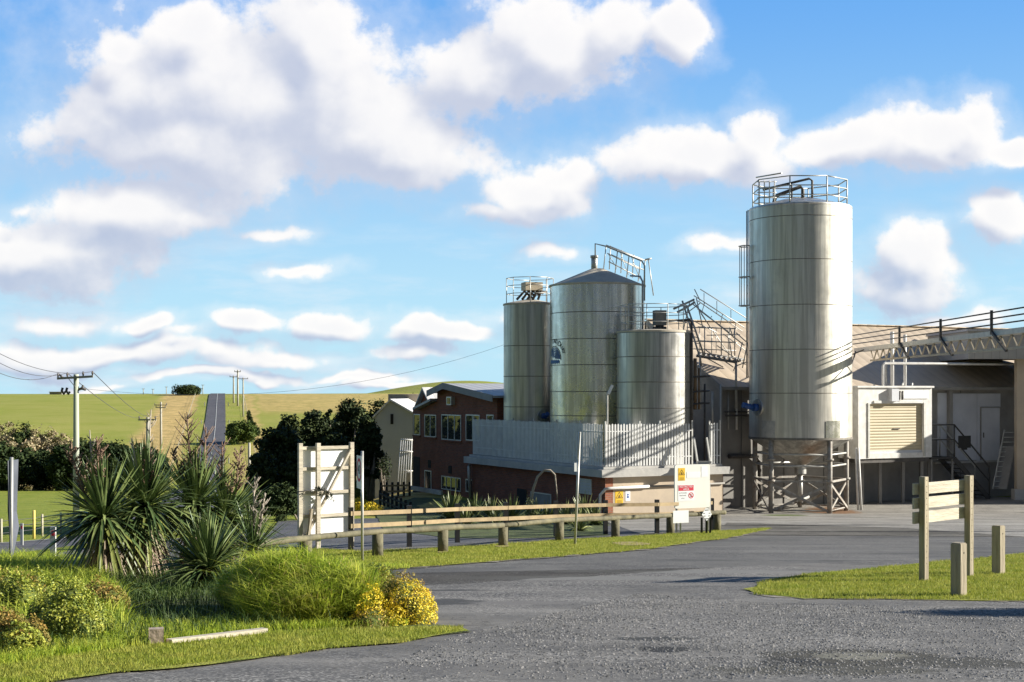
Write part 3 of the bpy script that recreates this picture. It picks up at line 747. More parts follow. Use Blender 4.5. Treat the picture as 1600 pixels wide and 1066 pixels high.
# ---- steel tanks on the platform
def ring_rail(mb, c, r, z0, h, n=8, rails=3, a0=0., a1=360., rt=.02, posts=True):
    k = n if a1-a0 >= 360 else n
    pts = [(c[0]+r*math.cos(R(a0+(a1-a0)*i/k)), c[1]+r*math.sin(R(a0+(a1-a0)*i/k))) for i in range(k+1)]
    for j in range(rails):
        z = z0+h*(j+1)/rails
        for p, q in zip(pts[:-1], pts[1:]): mb.tube([(p[0], p[1], z), (q[0], q[1], z)], rt, 6)
    if posts:
        for p in (pts[:-1] if a1-a0 >= 360 else pts): mb.tube([(p[0], p[1], z0-.15), (p[0], p[1], z0+h)], rt*1.15, 6)
def tank(label, a, b, r, zb, ztop, roofh, bands, m, cat='tank', capr=.08):
    c = FR(a, b); t = thing('storage_tank', label, cat, (c.x, c.y, zb), 0, None)
    mb = MB(); mb.lathe(c, [(0.01, zb), (r, zb), (r, ztop)], 64); mb.build('shell', m, t)
    mb = MB(); mb.lathe(c, [(r, ztop), (r*1.025, ztop+.005), (r*1.025, ztop+.09), (r*.96, ztop+.12), (r*.12, ztop+roofh), (.01, ztop+roofh)], 64); mb.build('roof', ROOFST, t)
    for zz in bands:
        mb = MB(); mb.lathe(c, [(r+.003, zz-.02), (r+.008, zz-.012), (r+.008, zz+.012), (r+.003, zz+.02)], 64); mb.build('weld_band', WELD, t)
    return t, c
def spherep(mb, c, r, n=12, s=(1, 1, 1)):
    c = Vector(c); pts = []
    bm = bmesh.new(); bmesh.ops.create_uvsphere(bm, u_segments=n, v_segments=max(6, n//2), radius=1)
    vs = [(c.x+v.co.x*r*s[0], c.y+v.co.y*r*s[1], c.z+v.co.z*r*s[2]) for v in bm.verts]; fs = [tuple(v.index for v in f.verts) for f in bm.faces]; bm.free()
    mb.add(vs, fs, True)
def agitator(parent, c, r, ang, z, sz=.3):
    """blue gear motor on a round manway low on the shell"""
    d = Vector((math.cos(ang), math.sin(ang), 0)); p = Vector((c.x, c.y, z))+d*r
    mb = MB(); mb.tube([p-d*.06, p+d*.06], sz*1.25, 20); mw = mb.build('manway', STEEL3, parent)
    mb = MB(); mb.tube([p+d*.05, p+d*.3], sz*.55, 12); mb.tube([p+d*.3, p+d*.75+Vector((-.12, 0, .12))], sz*.42, 12); mb.build('motor', BLUE, parent)
# tank behind (left)
t1, c1 = tank('narrow steel tank with a boxed motor on top, leftmost of the three on the platform', 1.6, 10.67, 1.40, -1.4, ZR(478, 74.9), .35, [ZR(v, 73.5) for v in (540, 588, 636)], STEEL3)
zt1 = ZR(478, 74.9)
mb = MB(); ring_rail(mb, c1, 1.25, zt1+.2, 1.25, 8, 3); mb.build('guard_rail', GALV, t1)
mb = MB(); mb.box((c1.x+.1, c1.y-.3, zt1+1.0), (.95, .8, .42), .3); mb.build('motor_box', mat('tan_motor_box', (.5, .42, .3), (.42, .35, .26), 3., .6), t1)
mb = MB()
for k in range(5): mb.tube([(c1.x-.7+k*.28, c1.y-.5, zt1+.3), (c1.x-.3+k*.22, c1.y-.3, zt1+.75), (c1.x+.1+k*.2, c1.y-.2, zt1+.4+.08*k)], .07, 6)
mb.build('pipework', PIPE, t1)
agitator(t1, c1, 1.4, R(-62), ZR(650, 73.6), .26)
# big conical tank
t2, c2 = tank('widest steel tank on the platform, with a pointed cone roof, short chimney and dairy emblem', 3.3, 6.46, 2.41, -1.4, ZR(449, 71.85), .95, [ZR(v, 69.6) for v in (487, 529, 570, 612, 650)], STEEL2)
zt2 = ZR(449, 71.85); apex = (c2.x, c2.y-.2)
mb = MB(); mb.cyl((c2.x-.15, c2.y), .16, zt2+.75, zt2+1.6, 16); mb.cyl((c2.x-.15, c2.y), .2, zt2+1.5, zt2+1.62, 16); mb.build('vent_chimney', GALV, t2)
# emblem: arched letters and a blue half disc wrapped on the shell
def on_shell(s, z, d=.012): t = s/2.41-math.pi/2-.0; rr = 2.41+d; return (c2.x+rr*math.cos(t), c2.y+rr*math.sin(t), z)
SC = 69.9/F
sc_, zc_ = -82*SC*1.02, ZR(560, 70.4)
# the tangent of sight is turned by the tank's bearing, so shift the arc centre
off = math.atan2(c2.x, c2.y)*2.41
mb = MB(); word = 'LAND DAIRY'; angs = np.linspace(101, 20, len(word))
for ch, an in zip(word, angs):
    if ch == ' ': continue
    big = .38 if ch == 'D' and an < 62 and an > 50 else .29
    v, f = text_geo(ch, big); ra = R(an); rr = .86; ca, sa = math.cos(ra-math.pi/2), math.sin(ra-math.pi/2)
    mb.add([on_shell(sc_-off+rr*math.cos(ra)+(px_*ca-py_*sa)*1.0, zc_+rr*math.sin(ra)+(px_*sa+py_*ca), .014) for px_, py_ in v], f)
mb.build('emblem_lettering', BLK, t2)
mb = MB()
def sh_arc(r0, r1, a0, a1, n=20):
    vs = []
    for i in range(n+1):
        t = R(a0+(a1-a0)*i/n)
        for rr in (r0, r1): vs.append(on_shell(sc_-off+rr*math.cos(t), zc_+rr*math.sin(t), .014))
    mb.add(vs, [(2*i, 2*i+1, 2*i+3, 2*i+2) for i in range(n)])
sh_arc(.60, .63, -10, 170)
mb.build('emblem_outline', BLK, t2)
mb = MB()
for k in range(6): sh_arc(.08+.085*k, .13+.085*k, -5, 165)
vs = [on_shell(sc_-off-.5+i*.1, zc_-.12+(.06 if i % 2 else 0)-j*.16, .014) for i in range(11) for j in (0, 1)]
mb.add(vs, [(2*i, 2*i+1, 2*i+3, 2*i+2) for i in range(10)])
mb.build('emblem_disc', mat('emblem_blue', (.10, .20, .42)), t2)
# railing and pipes on the right half of the cone roof
mb = MB()
def seg(*pts, r=.028): mb.tube([Vector(p) for p in pts], r, 6)
Yq = 71.0
def Q(px, row, Y=Yq): return W(px, row, Y)
seg(Q(930, 402, 71.6), Q(930, 381, 71.6), Q(947, 385, 71.3), Q(1003, 408, 70.2), Q(1007, 415, 70.2), Q(1007, 470, 70.2), r=.04)
for (p, q) in (((947, 383), (1004, 407)), ((949, 396), (1000, 421)), ((951, 409), (996, 432))): seg(Q(*p, 71.9), Q(*q, 72.6)); 
for (p, q) in (((953, 385), (1010, 408)), ((955, 398), (1006, 422))): seg(Q(*p, 73.2), Q(*q, 73.8))
for px, ra, rb in ((947, 384, 421), (965, 391, 427), (983, 398, 434), (1001, 406, 440)): seg(Q(px, ra, 72), Q(px-4, rb, 72.2)); seg(Q(px+7, ra, 73.4), Q(px+5, rb, 73.4))
for px, ra, rb in ((950, 396, 420), (968, 392, 430), (986, 400, 436)): seg(Q(px, ra, 72), Q(px+14, rb, 72.3), r=.018)
seg(Q(1013, 405, 73), Q(1021, 462, 73), r=.03); seg(Q(1008, 406, 73), Q(1018, 404, 73), r=.05)
seg(Q(985, 431, 71), Q(1000, 432, 70.5), Q(1004, 440, 70.2), Q(1004, 520, 70), r=.05)
mb.build('guard_rail', GALV, t2)
# front right tank
t3, c3 = tank('short dull steel tank behind the front corner of the palisade fence, with square motor box', 4.03, 2.2, 1.80, -1.4, ZR(521, 68.36), .22, [ZR(v, 66.6) for v in (557, 597, 638)], STEEL3)
zt3 = ZR(521, 68.36)
mb = MB(); ring_rail(mb, c3, 1.62, zt3+.1, 1.25, 10, 3); mb.build('guard_rail', WHT, t3)
mb = MB(); mb.box((c3.x+.22, c3.y-.5, zt3+.72), (.55, .5, .72), .2); mb.build('motor_box', mat('grey_motor_box', (.2, .2, .19), (.16, .16, .15), 3., .6), t3)
mb = MB(); mb.cyl((c3.x+.22, c3.y-.5), .2, zt3, zt3+.4, 12)
for k in range(8): t = k*.785; mb.cyl((c3.x+.22+.3*math.cos(t), c3.y-.5+.3*math.sin(t)), .04, zt3, zt3+.3, 6)
mb.build('motor_base', PIPE, t3)
mb = MB(); mb.tube([(c3.x+.5, c3.y-.5, zt3+.55), W(1077, 500, 67.8), W(1080.5, 503, 67.8), W(1081, 590, 67.8), W(1081, 690, 67.8)], .06, 8); mb.build('overflow_pipe', PIPE, t3)
mb = MB(); mb.lathe(c3, [(1.803, zt3-.02), (1.815, zt3-.01), (1.815, zt3+.03), (1.803, zt3+.04)], 64); mb.build('blue_rim', mat('blue_tape', (.1, .22, .4)), t3)

# ---- lamp beside the tank
mb = MB(); p = FR(.15, .15); t = thing('floodlight', 'thin white lamp pole with a tilted lamp head at the fence corner before the tanks', 'lamp', (p.x, p.y, -1.4))
q0 = W(949, 655, p.y); q1 = W(949, 615, p.y); q2 = W(955, 604, p.y)
mb.tube([(q0.x, q0.y, -1.4), q1, q1+Vector((.05, 0, .1))], .035, 8); mb.build('pole', WHT, t)
mb = MB(); mb.beam(W(950.5, 616, p.y), W(957, 602, p.y), .2, .12); mb.build('lamp_head', WSIGN, t)

# ---- tall silo on legs
SX, SY, SR = W(1250.5, 0, 70).x, 70.0, 79/F*70.0
zs_t, zs_b = ZR(329, 70), ZR(688, 67.6)
silo = thing('silo', 'tallest steel silo standing on splayed legs in the yard beside the roller door', 'silo', (SX, SY, -3.9))
sc2 = Vector((SX, SY))
mb = MB(); mb.lathe(sc2, [(SR, zs_b), (SR, zs_t)], 96); mb.build('shell', STEEL, silo)
mb = MB(); mb.lathe(sc2, [(SR, zs_t), (SR*1.006, zs_t+.02), (SR*.995, zs_t+.1), (SR*.4, zs_t+.5), (.01, zs_t+.62)], 96); mb.build('roof', STEEL, silo)
mb = MB(); mb.lathe(sc2, [(SR*.995, zs_b+.001), (.3, zs_b-1.3), (.3, zs_b-1.75), (.01, zs_b-1.75)], 64); mb.build('hopper_cone', STEEL3, silo)
for row in (337, 405, 476, 546, 614.5):
    zz = ZR(row, 67.8); mb = MB(); mb.lathe(sc2, [(SR+.003, zz-.018), (SR+.008, zz-.01), (SR+.008, zz+.01), (SR+.003, zz+.018)], 96); mb.build('weld_band', WELD, silo)
mb = MB(); mb.lathe(sc2, [(SR+.003, zs_b), (SR+.03, zs_b), (SR+.03, zs_b+.1), (SR+.003, zs_b+.1)], 96); mb.build('weld_band', WELD, silo)
legs = []
rot0 = -math.atan2(SX, SY)
for k in range(5):
    an = R(-90+36+72*k)+rot0; rl = SR*.94; p = (SX+rl*math.cos(an), SY+rl*math.sin(an)); legs.append(p)
for p in legs:
    mb = MB(); g0 = Hf(*p); mb.cyl(p, .125, g0-.1, zs_b+.3, 12); mb.cyl(p, .055, zs_b+.3, zs_b+.75, 8)
    for zz in (zs_b-.95, zs_b-2.0): mb.cyl(p, .2, zz-.05, zz+.05, 12)
    mb.build('leg', RUST, silo)
n = 5
for k in range(n):
    p, q = legs[k], legs[(k+1) % n]
    for i, zz in enumerate((zs_b-.72, zs_b-1.28)):
        mb = MB(); mb.tube([(p[0], p[1], zz), (q[0], q[1], zz)], .05, 8); mb.build('ring_pipe', GALV, silo)
    mb = MB(); zz = zs_b-2.02; mb.beam((p[0], p[1], zz), (q[0], q[1], zz), .1, .1); mb.build('tie_beam', RUST, silo)
    z0 = -3.75; z1 = zs_b-2.15
    mb = MB(); mb.beam((p[0], p[1], z0), (q[0], q[1], z1), .05, .12); mb.build('cross_brace', RUST, silo)
    o = Vector((q[1]-p[1], p[0]-q[0], 0)).normalized()*.07
    mb = MB(); mb.beam(Vector((p[0], p[1], z1))+o, Vector((q[0], q[1], z0))+o, .05, .12); mb.build('cross_brace', RUST, silo)
    mb = MB(); mb.tube([(p[0], p[1], -3.7), (q[0], q[1], -3.7)], .04, 6); mb.build('floor_pipe', RUST, silo)
mb = MB(); mb.cyl((SX, SY), .12, -3.4, zs_b-1.7, 12); mb.tube([(SX, SY, -3.3), (SX+.2, SY+1., -3.4), (SX+1, SY+3, -3.4)], .1, 10); mb.build('outlet_pipe', GALV, silo)
# pale plates low on the shell
def shell_plate(name, px0, px1, r0, r1, m, lab=None):
    a0 = math.asin(max(-1, min(1, (px0-1252)/82.))); a1 = math.asin((px1-1252)/82.)
    vs = []; nseg = 6
    for i in range(nseg+1):
        t = -math.pi/2+rot0+a0+(a1-a0)*i/nseg
        for z in (ZR(r1, 67.6), ZR(r0, 67.6)): vs.append((SX+(SR+.02)*math.cos(t), SY+(SR+.02)*math.sin(t), z))
    k = MB(); k.add(vs, [(2*i, 2*i+1, 2*i+3, 2*i+2) for i in range(nseg)], True); k.build(name, m, silo)
shell_plate('backing_plate', 1192, 1213, 658, 687, GALV); shell_plate('backing_plate', 1291, 1313, 658, 687, STEEL2)
an = -math.pi/2+rot0+math.asin((1186-1252)/82.)
agitator(silo, Vector((SX, SY, 0)), SR, an, ZR(637, 68), .33)
# top platform rail
mb = MB(); zr = zs_t+.05
ring_rail(mb, (SX-.05, SY), SR*.93, zr, 1.35, 8, 3, 22.5, 382.5, .03)
mb.tube([(SX-2.3, SY-.6, zr+1.5), (SX-1.3, SY-2.0, zr+1.5)], .035, 6)
mb.build('guard_rail', GALV, silo)
mb = MB()
for k in range(4):
    x0 = SX-2.2+k*.25; mb.tube([(x0, SY-.9, zr-.1), (x0, SY-.9, zr+1.3)], .03, 6)
for k in range(5): mb.tube([(SX-2.3, SY-.9, zr+.2+k*.26), (SX-1.35, SY-.9, zr+.2+k*.26)], .025, 6)
mb.build('access_gate', WHT, silo)
mb = MB(); mb.tube([(SX-1.5, SY-.6, zr+.1), (SX-1.3, SY-.6, zr+.6), (SX-.1, SY-.6, zr+1.05), (SX+.0, SY-.6, zr+.9), (SX+.0, SY-.6, zr+.1)], .09, 8)
mb.tube([(SX-1.9, SY-.2, zr+.95), (SX+.4, SY-.2, zr+1.5), (SX+.55, SY-.2, zr+1.4), (SX+.55, SY-.2, zr+.2)], .06, 8)
mb.tube([(SX-.6, SY-.4, zr+1.2), (SX-.5, SY-.4, zr+1.1), (SX-.5, SY-.4, zr+.1)], .045, 8)
mb.build('fill_pipe', PIPE, silo)
# ladder with cage on the left side
xl = SX-SR-.12
mb = MB()
for dy in (-.2, .2): mb.tube([(xl, SY+dy, ZR(590, 70)), (xl, SY+dy, zs_t)], .03, 6)
for k in range(21): z = ZR(590, 70)+k*.38; mb.tube([(xl, SY-.2, z), (xl, SY+.2, z)], .018, 6)
mb.build('ladder', GALV, silo)
mb = MB(); z0, z1 = ZR(478, 70), ZR(385, 70)
for z in (z0, z0+(z1-z0)*.48, z1):
    mb.tube([(xl+.05, SY-.36, z), (xl-.25, SY-.42, z), (xl-.42, SY, z), (xl-.25, SY+.42, z), (xl+.05, SY+.36, z)], .03, 6)
for (ox, oy) in ((-.25, -.42), (-.42, 0), (-.25, .42), (.05, -.36)): mb.tube([(xl+ox*.9, SY+oy, z0), (xl+ox*.9, SY+oy, z1)], .022, 6)
mb.build('ladder_cage', GALV, silo)
# leaning pale pipes on the right-hand leg
mb = MB()
for px, tx in ((1341, 1337), (1346, 1341)):
    p = W(px, 0, 70.6); q = W(tx, 700, 70.9); mb.tube([(p.x, p.y, -3.9), q], .06, 8)
mb.build('down_pipe', WHT, silo)

# ---- main shed
shed = fthing('factory_shed', 'long factory shed with cream corrugated roof behind the tall silo', 'building', 8.9, 3.5, -3.9)
EZ = 2.42; RB = 10.2; RZ = 5.95; BK = 17.; A9 = 48.
mb = MB(); mb.prism([FR(8.9, 3.5, BASE), FR(8.9, BK, BASE), FR(8.9, BK, EZ-.05), FR(8.9, RB, RZ-.08), FR(8.9, 3.5, EZ-.05)], FR(A9, 0)-FR(8.9, 0)); mb.build('wall', GREYW, shed)
def slope(mb, a0, a1, b0, z0, b1, z1, th=.08):
    mb.prism([FR(a0, b0, z0), FR(a1, b0, z0), FR(a1, b1, z1), FR(a0, b1, z1)], (0, 0, th))
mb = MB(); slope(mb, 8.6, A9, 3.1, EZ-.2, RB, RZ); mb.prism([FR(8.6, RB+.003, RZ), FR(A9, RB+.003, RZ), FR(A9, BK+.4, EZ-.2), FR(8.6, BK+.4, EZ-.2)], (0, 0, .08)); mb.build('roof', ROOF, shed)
mb = MB(); mb.beam(FR(8.5, RB, RZ+.1), FR(A9, RB, RZ+.1), .45, .05); mb.build('ridge_cap', ROOF, shed)
mb = MB(); mb.beam(FR(8.6, 3.02, EZ-.2), FR(A9, 3.02, EZ-.2), .14, .16); mb.build('gutter', GREYW, shed)
mb = MB()
mb.prism([FR(8.56, 3.0, EZ-.42), FR(8.56, 3.0, EZ-.12), FR(8.56, RB, RZ+.1), FR(8.56, RB, RZ-.22)], FR(8.6, 0)-FR(8.56, 0)); mb.build('barge_board', GREYW, shed)
# grey annex roof patch in front (shaded dark sheet by the silo)
for (a, r) in ((Apx(1150, 3.4), .09), (Apx(1137, 3.4), .07)):
    mb = MB(); mb.tube([FR(a, 3.35, EZ-.3), FR(a, 3.35, ZR(672, 71.5))], r*.6, 8); mb.build('downpipe', WHT if r > .08 else GALV, shed)
mb = MB(); mb.tube([FR(9.2, 3.3, ZR(714, 71)), FR(10.7, 3.3, ZR(714, 71.5)), FR(11.1, 3.3, ZR(722, 71.5)), FR(11.1, 3.3, -3.9)], .12, 10); mb.build('drain_pipe', PIPE, shed)
mb = MB(); mb.tube([FR(9.0, 3.35, ZR(644, 71)), FR(10.9, 3.35, ZR(644, 71.5)), FR(10.95, 3.35, ZR(712, 71.5))], .05, 8); mb.tube([FR(9.0, 3.3, ZR(650, 71)), FR(10.7, 3.3, ZR(650, 71.5)), FR(10.75, 3.3, ZR(712, 71.5))], .05, 8); mb.build('service_pipe', PIPE, shed)
for a in (10.1, 12.8, 15.4, 22, 25):
    mb = MB(); p0, p1 = FR(a, 3.49, BASE), FR(a, 3.49, EZ-.3); mb.beam(p0, p1, .05, .03); mb.build('cover_strip', mat('strip', (.1, .1, .095)) if 'strip' not in MATS else MATS['strip'], shed)
# white insulated panels and door on the right
A_ = lambda px, b=3.5: Apx(px, b)
mb = MB(); fbox(mb, A_(1464), A_(1484), 3.44, 3.5, ZR(718, 78.5), ZR(614, 78.5)); fbox(mb, A_(1486), A_(1525), 3.44, 3.5, ZR(720, 78.5), ZR(615, 79)); fbox(mb, A_(1525.6), A_(1562), 3.44, 3.5, ZR(720, 79.5), ZR(615, 79.8)); mb.build('insulated_panel', PANEL, shed)
mb = MB(); fbox(mb, A_(1531), A_(1560), 3.40, 3.44, ZR(719, 79.5), ZR(638, 79.5)); dr = mb.build('door', PANEL, shed)
mb = MB(); fbox(mb, A_(1534), A_(1535), 3.36, 3.40, ZR(684, 79.5), ZR(676, 79.5)); mb.build('handle', PIPE, dr)
mb = MB()
for (x0, x1, y0, y1) in ((1530, 1531, 637, 719), (1560, 1561, 637, 719), (1530, 1561, 636, 637.2)): fbox(mb, A_(x0), A_(x1), 3.37, 3.44, ZR(y1, 79.5), ZR(y0, 79.5))
mb.build('door_frame', GREYW, shed)
mb = MB(); fbox(mb, A_(1478), A_(1483), 3.2, 3.45, ZR(720, 78), ZR(605, 78)); mb.build('column', GREYW, shed)
mb = MB(); fbox(mb, A_(1458), A_(1565), 3.3, 3.5, ZR(724, 78.5), ZR(721, 78.5)); mb.build('floor_ledge', SLAB, shed)

# ---- loading dock with roller door
DB = 1.5
dock = fthing('loading_dock', 'white loading dock box with a cream roller door, raised on posts beside the silo', 'loading dock', 16, DB, -3.9)
d0, d1 = Apx(1341, DB), Apx(1456, DB); Yd = FR((d0+d1)/2, DB).y
zb, zt_ = ZR(716, Yd), ZR(606, Yd); r0, r1 = Apx(1358, DB), Apx(1443, DB); rz0, rz1 = ZR(708, Yd), ZR(631, Yd)
mb = MB(); fbox(mb, d0, r0, DB, 3.1, zb, zt_); fbox(mb, r1, d1, DB, 3.1, zb, zt_); fbox(mb, r0+.002, r1-.002, DB+.004, 3.1, rz1, zt_-.004); fbox(mb, r0+.002, r1-.002, DB+.004, 3.1, zb+.003, rz0); fbox(mb, r0, r1, 2.2, 3.1, rz0, rz1); mb.build('body', WHT, dock)
mb = MB(); fbox(mb, d0-.12, d1+.08, DB-.1, 3.3, zt_+.002, zt_+.1); mb.build('roof', WHT, dock)
rs = MB(); fbox(rs, r0+.02, r1-.02, DB+.12, DB+.17, rz0, rz1); rd = rs.build('roller_door', SHUT, dock)
mb = MB(); fbox(mb, r0+.02, r1-.02, DB+.09, DB+.12, rz0, rz0+.13); mb.build('bottom_rail', PANEL, rd)
mb = MB(); hp = (r0+r1)/2; fbox(mb, hp-.15, hp+.3, DB+.07, DB+.12, ZR(671, Yd), ZR(669.5, Yd)); mb.build('handle', PIPE, rd)
for px in (1357, 1444):
    mb = MB(); a = Apx(px, DB); fbox(mb, a-.06, a+.06, DB-.05, DB-.003, rz0-.2, rz1+.05); mb.build('door_track', GALV, dock)
mb = MB(); fbox(mb, Apx(1365, DB), Apx(1441, DB), DB-.06, DB-.003, ZR(630, Yd), ZR(626, Yd)); mb.build('lintel', WHT, dock)
mb = MB(); fbox(mb, Apx(1388, DB), Apx(1399, DB), DB-.28, DB-.003, ZR(627, Yd), ZR(608, Yd)); mb.build('control_box', PANEL, dock)
mb = MB(); fbox(mb, Apx(1411, DB), Apx(1450, DB), DB-.05, DB-.003, ZR(623, Yd), ZR(611, Yd)); mb.build('shutter_cover', WSIGN, dock)
mb = MB()
for px in (1403, 1407): mb.tube([FR(Apx(px, DB), DB-.12, ZR(625, Yd)), FR(Apx(px+1, DB), DB-.12, ZR(611, Yd))], .05, 6)
mb.build('cable_gland', PIPE, dock)
for px in (1347, 1375, 1411, 1440, 1452):
    mb = MB(); a = Apx(px, 2.2); mb.beam(FR(a, 2.2, BASE), FR(a, 2.2, zb), .16, .16); mb.build('support_post', GREYW, dock)
mb = MB(); fbox(mb, d0+.1, d1-.1, DB+.1, 3.1, zb-.22, zb-.004); mb.build('floor_beam', PIPE, dock)
# pipes rising from the dock roof
mb = MB()
for (px, top, r) in ((1394, 518, .10), (1414, 522, .09)):
    a = Apx(px, 1.9); mb.tube([FR(a, 1.9, zt_), FR(a, 1.9, ZR(top, Yd))], r, 8)
mb.build('riser_column', WHT, dock)
mb = MB(); a = Apx(1379.5, 1.8); a2_ = Apx(1478, 1.8); a3_ = Apx(1588, 1.8)
mb.tube([FR(a, 1.8, zt_), FR(a, 1.8, ZR(571, Yd)), FR(a+.12, 1.8, ZR(567.5, Yd)), FR(a2_, 1.8, ZR(567.5, Yd)), FR(a3_, 1.8, ZR(567, Yd))], .07, 8); mb.build('overhead_pipe', WHT, dock)
mb = MB(); a = Apx(1388.5, 1.9); mb.tube([FR(a, 2.1, zt_), FR(a, 2.1, ZR(555, Yd))], .05, 8)
for px in (1366, 1410, 1425): a = Apx(px, 2.3); mb.tube([FR(a, 2.3, zt_), FR(a, 2.3, ZR(598, Yd))], .05, 6)
mb.build('stub_pipe', GALV, dock)

# ---- stairs and platform right of the dock
st = fthing('steel_stairs', 'dark steel stairs with handrails beside the roller door', 'stairs', 21.5, 1.9, -3.9)
p0, p1 = Apx(1455, 1.9), Apx(1491, 1.9); Ys = FR(p1, 1.9).y; zp = ZR(714, Ys)
SG = mat('stair_steel', (.045, .043, .04), (.08, .075, .07), 4., .6, .4)
mb = MB(); fbox(mb, p0, p1, 1.9, 3.2, zp-.1, zp); mb.build('landing', SG, st)
pe = Apx(1546, 1.9); ze = -3.85
for bb in (1.9, 3.0):
    mb = MB(); mb.beam(FR(p1, bb, zp-.1), FR(pe, bb, ze), .06, .28); mb.build('stringer', SG, st)
for k in range(9):
    f = (k+.7)/9.5; a = p1+(pe-p1)*f; z = zp+(ze-zp)*f; mb = MB(); fbox(mb, a-.14, a+.16, 1.93, 2.97, z-.03, z+.01); mb.build('tread', SG, st)
for bb in (1.9, 3.0):
    mb = MB()
    mb.tube([FR(p0, bb, zp+1.75), FR(p1, bb, zp+1.75), FR(pe, bb, ze+1.75), FR(pe, bb, ze)], .045, 6)
    mb.tube([FR(p0, bb, zp+.95), FR(p1, bb, zp+.95), FR(pe, bb, ze+.95)], .035, 6)
    for a in (p0, p1): mb.tube([FR(a, bb, zp), FR(a, bb, zp+1.75)], .045, 6)
    mb.build('handrail', SG if bb < 2 else GALV, st)
for a in (p0+.1, p1-.05):
    mb = MB(); mb.beam(FR(a, 2.0, BASE), FR(a, 2.0, zp), .1, .1); mb.build('leg', GREYW, st)
a = Apx(1508, 1.8); p = FR(a, 1.8); t = thing('black_sign_panel', 'square black panel fixed to the stair handrail', 'panel', (p.x, p.y, ZR(691, p.y)), FA)
mb = MB(); fbox(mb, Apx(1498, 1.8), Apx(1517, 1.8), 1.8, 1.84, ZR(700, p.y), ZR(681, p.y)); mb.build('plate', BLACKP, t)
mb = MB(); fbox(mb, Apx(1503, 1.8), Apx(1511, 1.8), 1.78, 1.84, ZR(703, p.y), ZR(700, p.y)); mb.build('clip', BLACKP, t)
# plank ladder leaning against the wall
p0_ = W(1562, 764, 78); p1_ = W(1580, 672, 79.4); t = thing('ladder', 'aluminium ladder with a board strapped on it, leaning near the right edge', 'ladder', p0_)
wv = Vector((.5, .1, 0))
MB().beam(p0_-wv*.8, p1_-wv*.8, .06, .1).build('rail', GALV, t); MB().beam(p0_+wv*.8, p1_+wv*.8, .06, .1).build('rail', GALV, t)
mb = MB()
for k in range(12): c = p0_.lerp(p1_, (k+.5)/12); mb.tube([c-wv*.8, c+wv*.8], .03, 6)
mb.build('rung', GALV, t)
mb = MB(); mb.beam(p0_+Vector((0, -.08, 0)), p0_.lerp(p1_, .72)+Vector((0, -.08, 0)), .72, .03); mb.build('board', GREYW, t)

# ---- canopy at the right
can = thing('loading_canopy', 'dark corrugated loading canopy on a cream post at the right edge', 'canopy', (26.5, 76.5, -3.9))
cx0 = W(1513, 0, 76.5).x; cz0, cz1 = ZR(561, 76.5), ZR(515, 76.5)
CY1 = 77.3
mb = MB(); mb.b2((cx0, 76.5, cz0), (46, 76.7, cz1-.1)); mb.b2((cx0, 76.7, cz0), (cx0+.2, 84, cz1-.1)); mb.build('fascia', FASC, can)
mb = MB(); mb.b2((cx0-.1, 76.35, cz1-.095), (46, 84, cz1+.02)); mb.build('roof', ROOFG, can)
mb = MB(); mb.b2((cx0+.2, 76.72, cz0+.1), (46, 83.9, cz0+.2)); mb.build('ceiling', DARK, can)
for px in (1593, 1700):
    p = W(px, 0, 77.4); mb = MB(); mb.b2((p.x-.22, 77.2, -3.3), (p.x+.22, 77.6, cz0+.1)); mb.build('post', CREAM, can)
    mb = MB(); mb.b2((p.x-.36, 77.1, -4.1), (p.x+.36, 77.7, -3.3)); mb.build('plinth', SLAB, can)
ws = thing('shade_block', 'added grey block out of view on the right, throwing shade on the dock and yard', 'building', (36, 80, -3.9))  # unseen block added to shade the dock, shed wall and yard
WX0 = 33.5
mb = MB(); mb.b2((WX0, 75.2, BASE), (60, 95, 3.7)); mb.build('wall', GREYW, ws)
mb = MB(); mb.b2((WX0-.2, 75., 3.7), (60.2, 95.2, 3.95)); mb.build('roof', ROOFG, ws)

# ---- pipe bridge with rails and lattice running to the right edge
br = thing('pipe_bridge', 'lattice pipe bridge with triple rail running above the shed roof to the right edge', 'pipe bridge', (18.4, 60, 4.4))
BX = 18.35; y0, y1 = 74.5, 49.3
TAN = mat('bridge_paint', (.46, .41, .32), (.38, .33, .25), 2., .6, .2)
mb = MB(); mb.beam((BX, y0, 4.25), (BX, y1, 4.25), .5, .2); mb.build('deck_beam', GALV, br)
mb = MB()
for dx in (-.0, ): mb.beam((BX+dx, 72, 3.65), (BX+dx, y1, 3.65), .09, .09)
n = 19
for k in range(n):
    ya = 72-(72-y1)*k/n; yb = 72-(72-y1)*(k+.5)/n; yc = 72-(72-y1)*(k+1)/n
    f = lambda y: (72-y)/(72-y1)
    mb.beam((BX, ya, 4.17), (BX, yb, 3.67), .05, .05); mb.beam((BX, yb, 3.67), (BX, yc, 4.17), .05, .05)
mb.build('lattice', TAN, br)
for j in range(3):
    mb = MB(); h = .22+.23*j; mb.tube([(BX-.3, y0+1, 4.35+h), (BX-.3, y1, 4.35+h)], .03, 6); mb.build('rail', PIPE, br)
for k in range(4):
    yy_ = 65.6-k*6.3; z = 4.3
    mb = MB(); mb.beam((BX-.3, yy_, z-.1), (BX-.3, yy_, z+.82), .09, .09); mb.beam((BX-.3, yy_, z), (BX-.3, yy_-1.6, z-.75), .09, .09); mb.build('rail_post', PIPE, br)
mb = MB(); mb.tube([(BX-.35, 73.8, 4.15), (BX-.6, 73, 3.9), (BX-.9, 72.6, 3.2), (SX+SR*.8, 70.9, 2.9)], .04, 6); mb.tube([(BX-.35, 72, 4.2), (BX-1, 72.5, 3.9), (SX+SR, 71, 3.95)], .035, 6); mb.build('cable', PIPE, br)

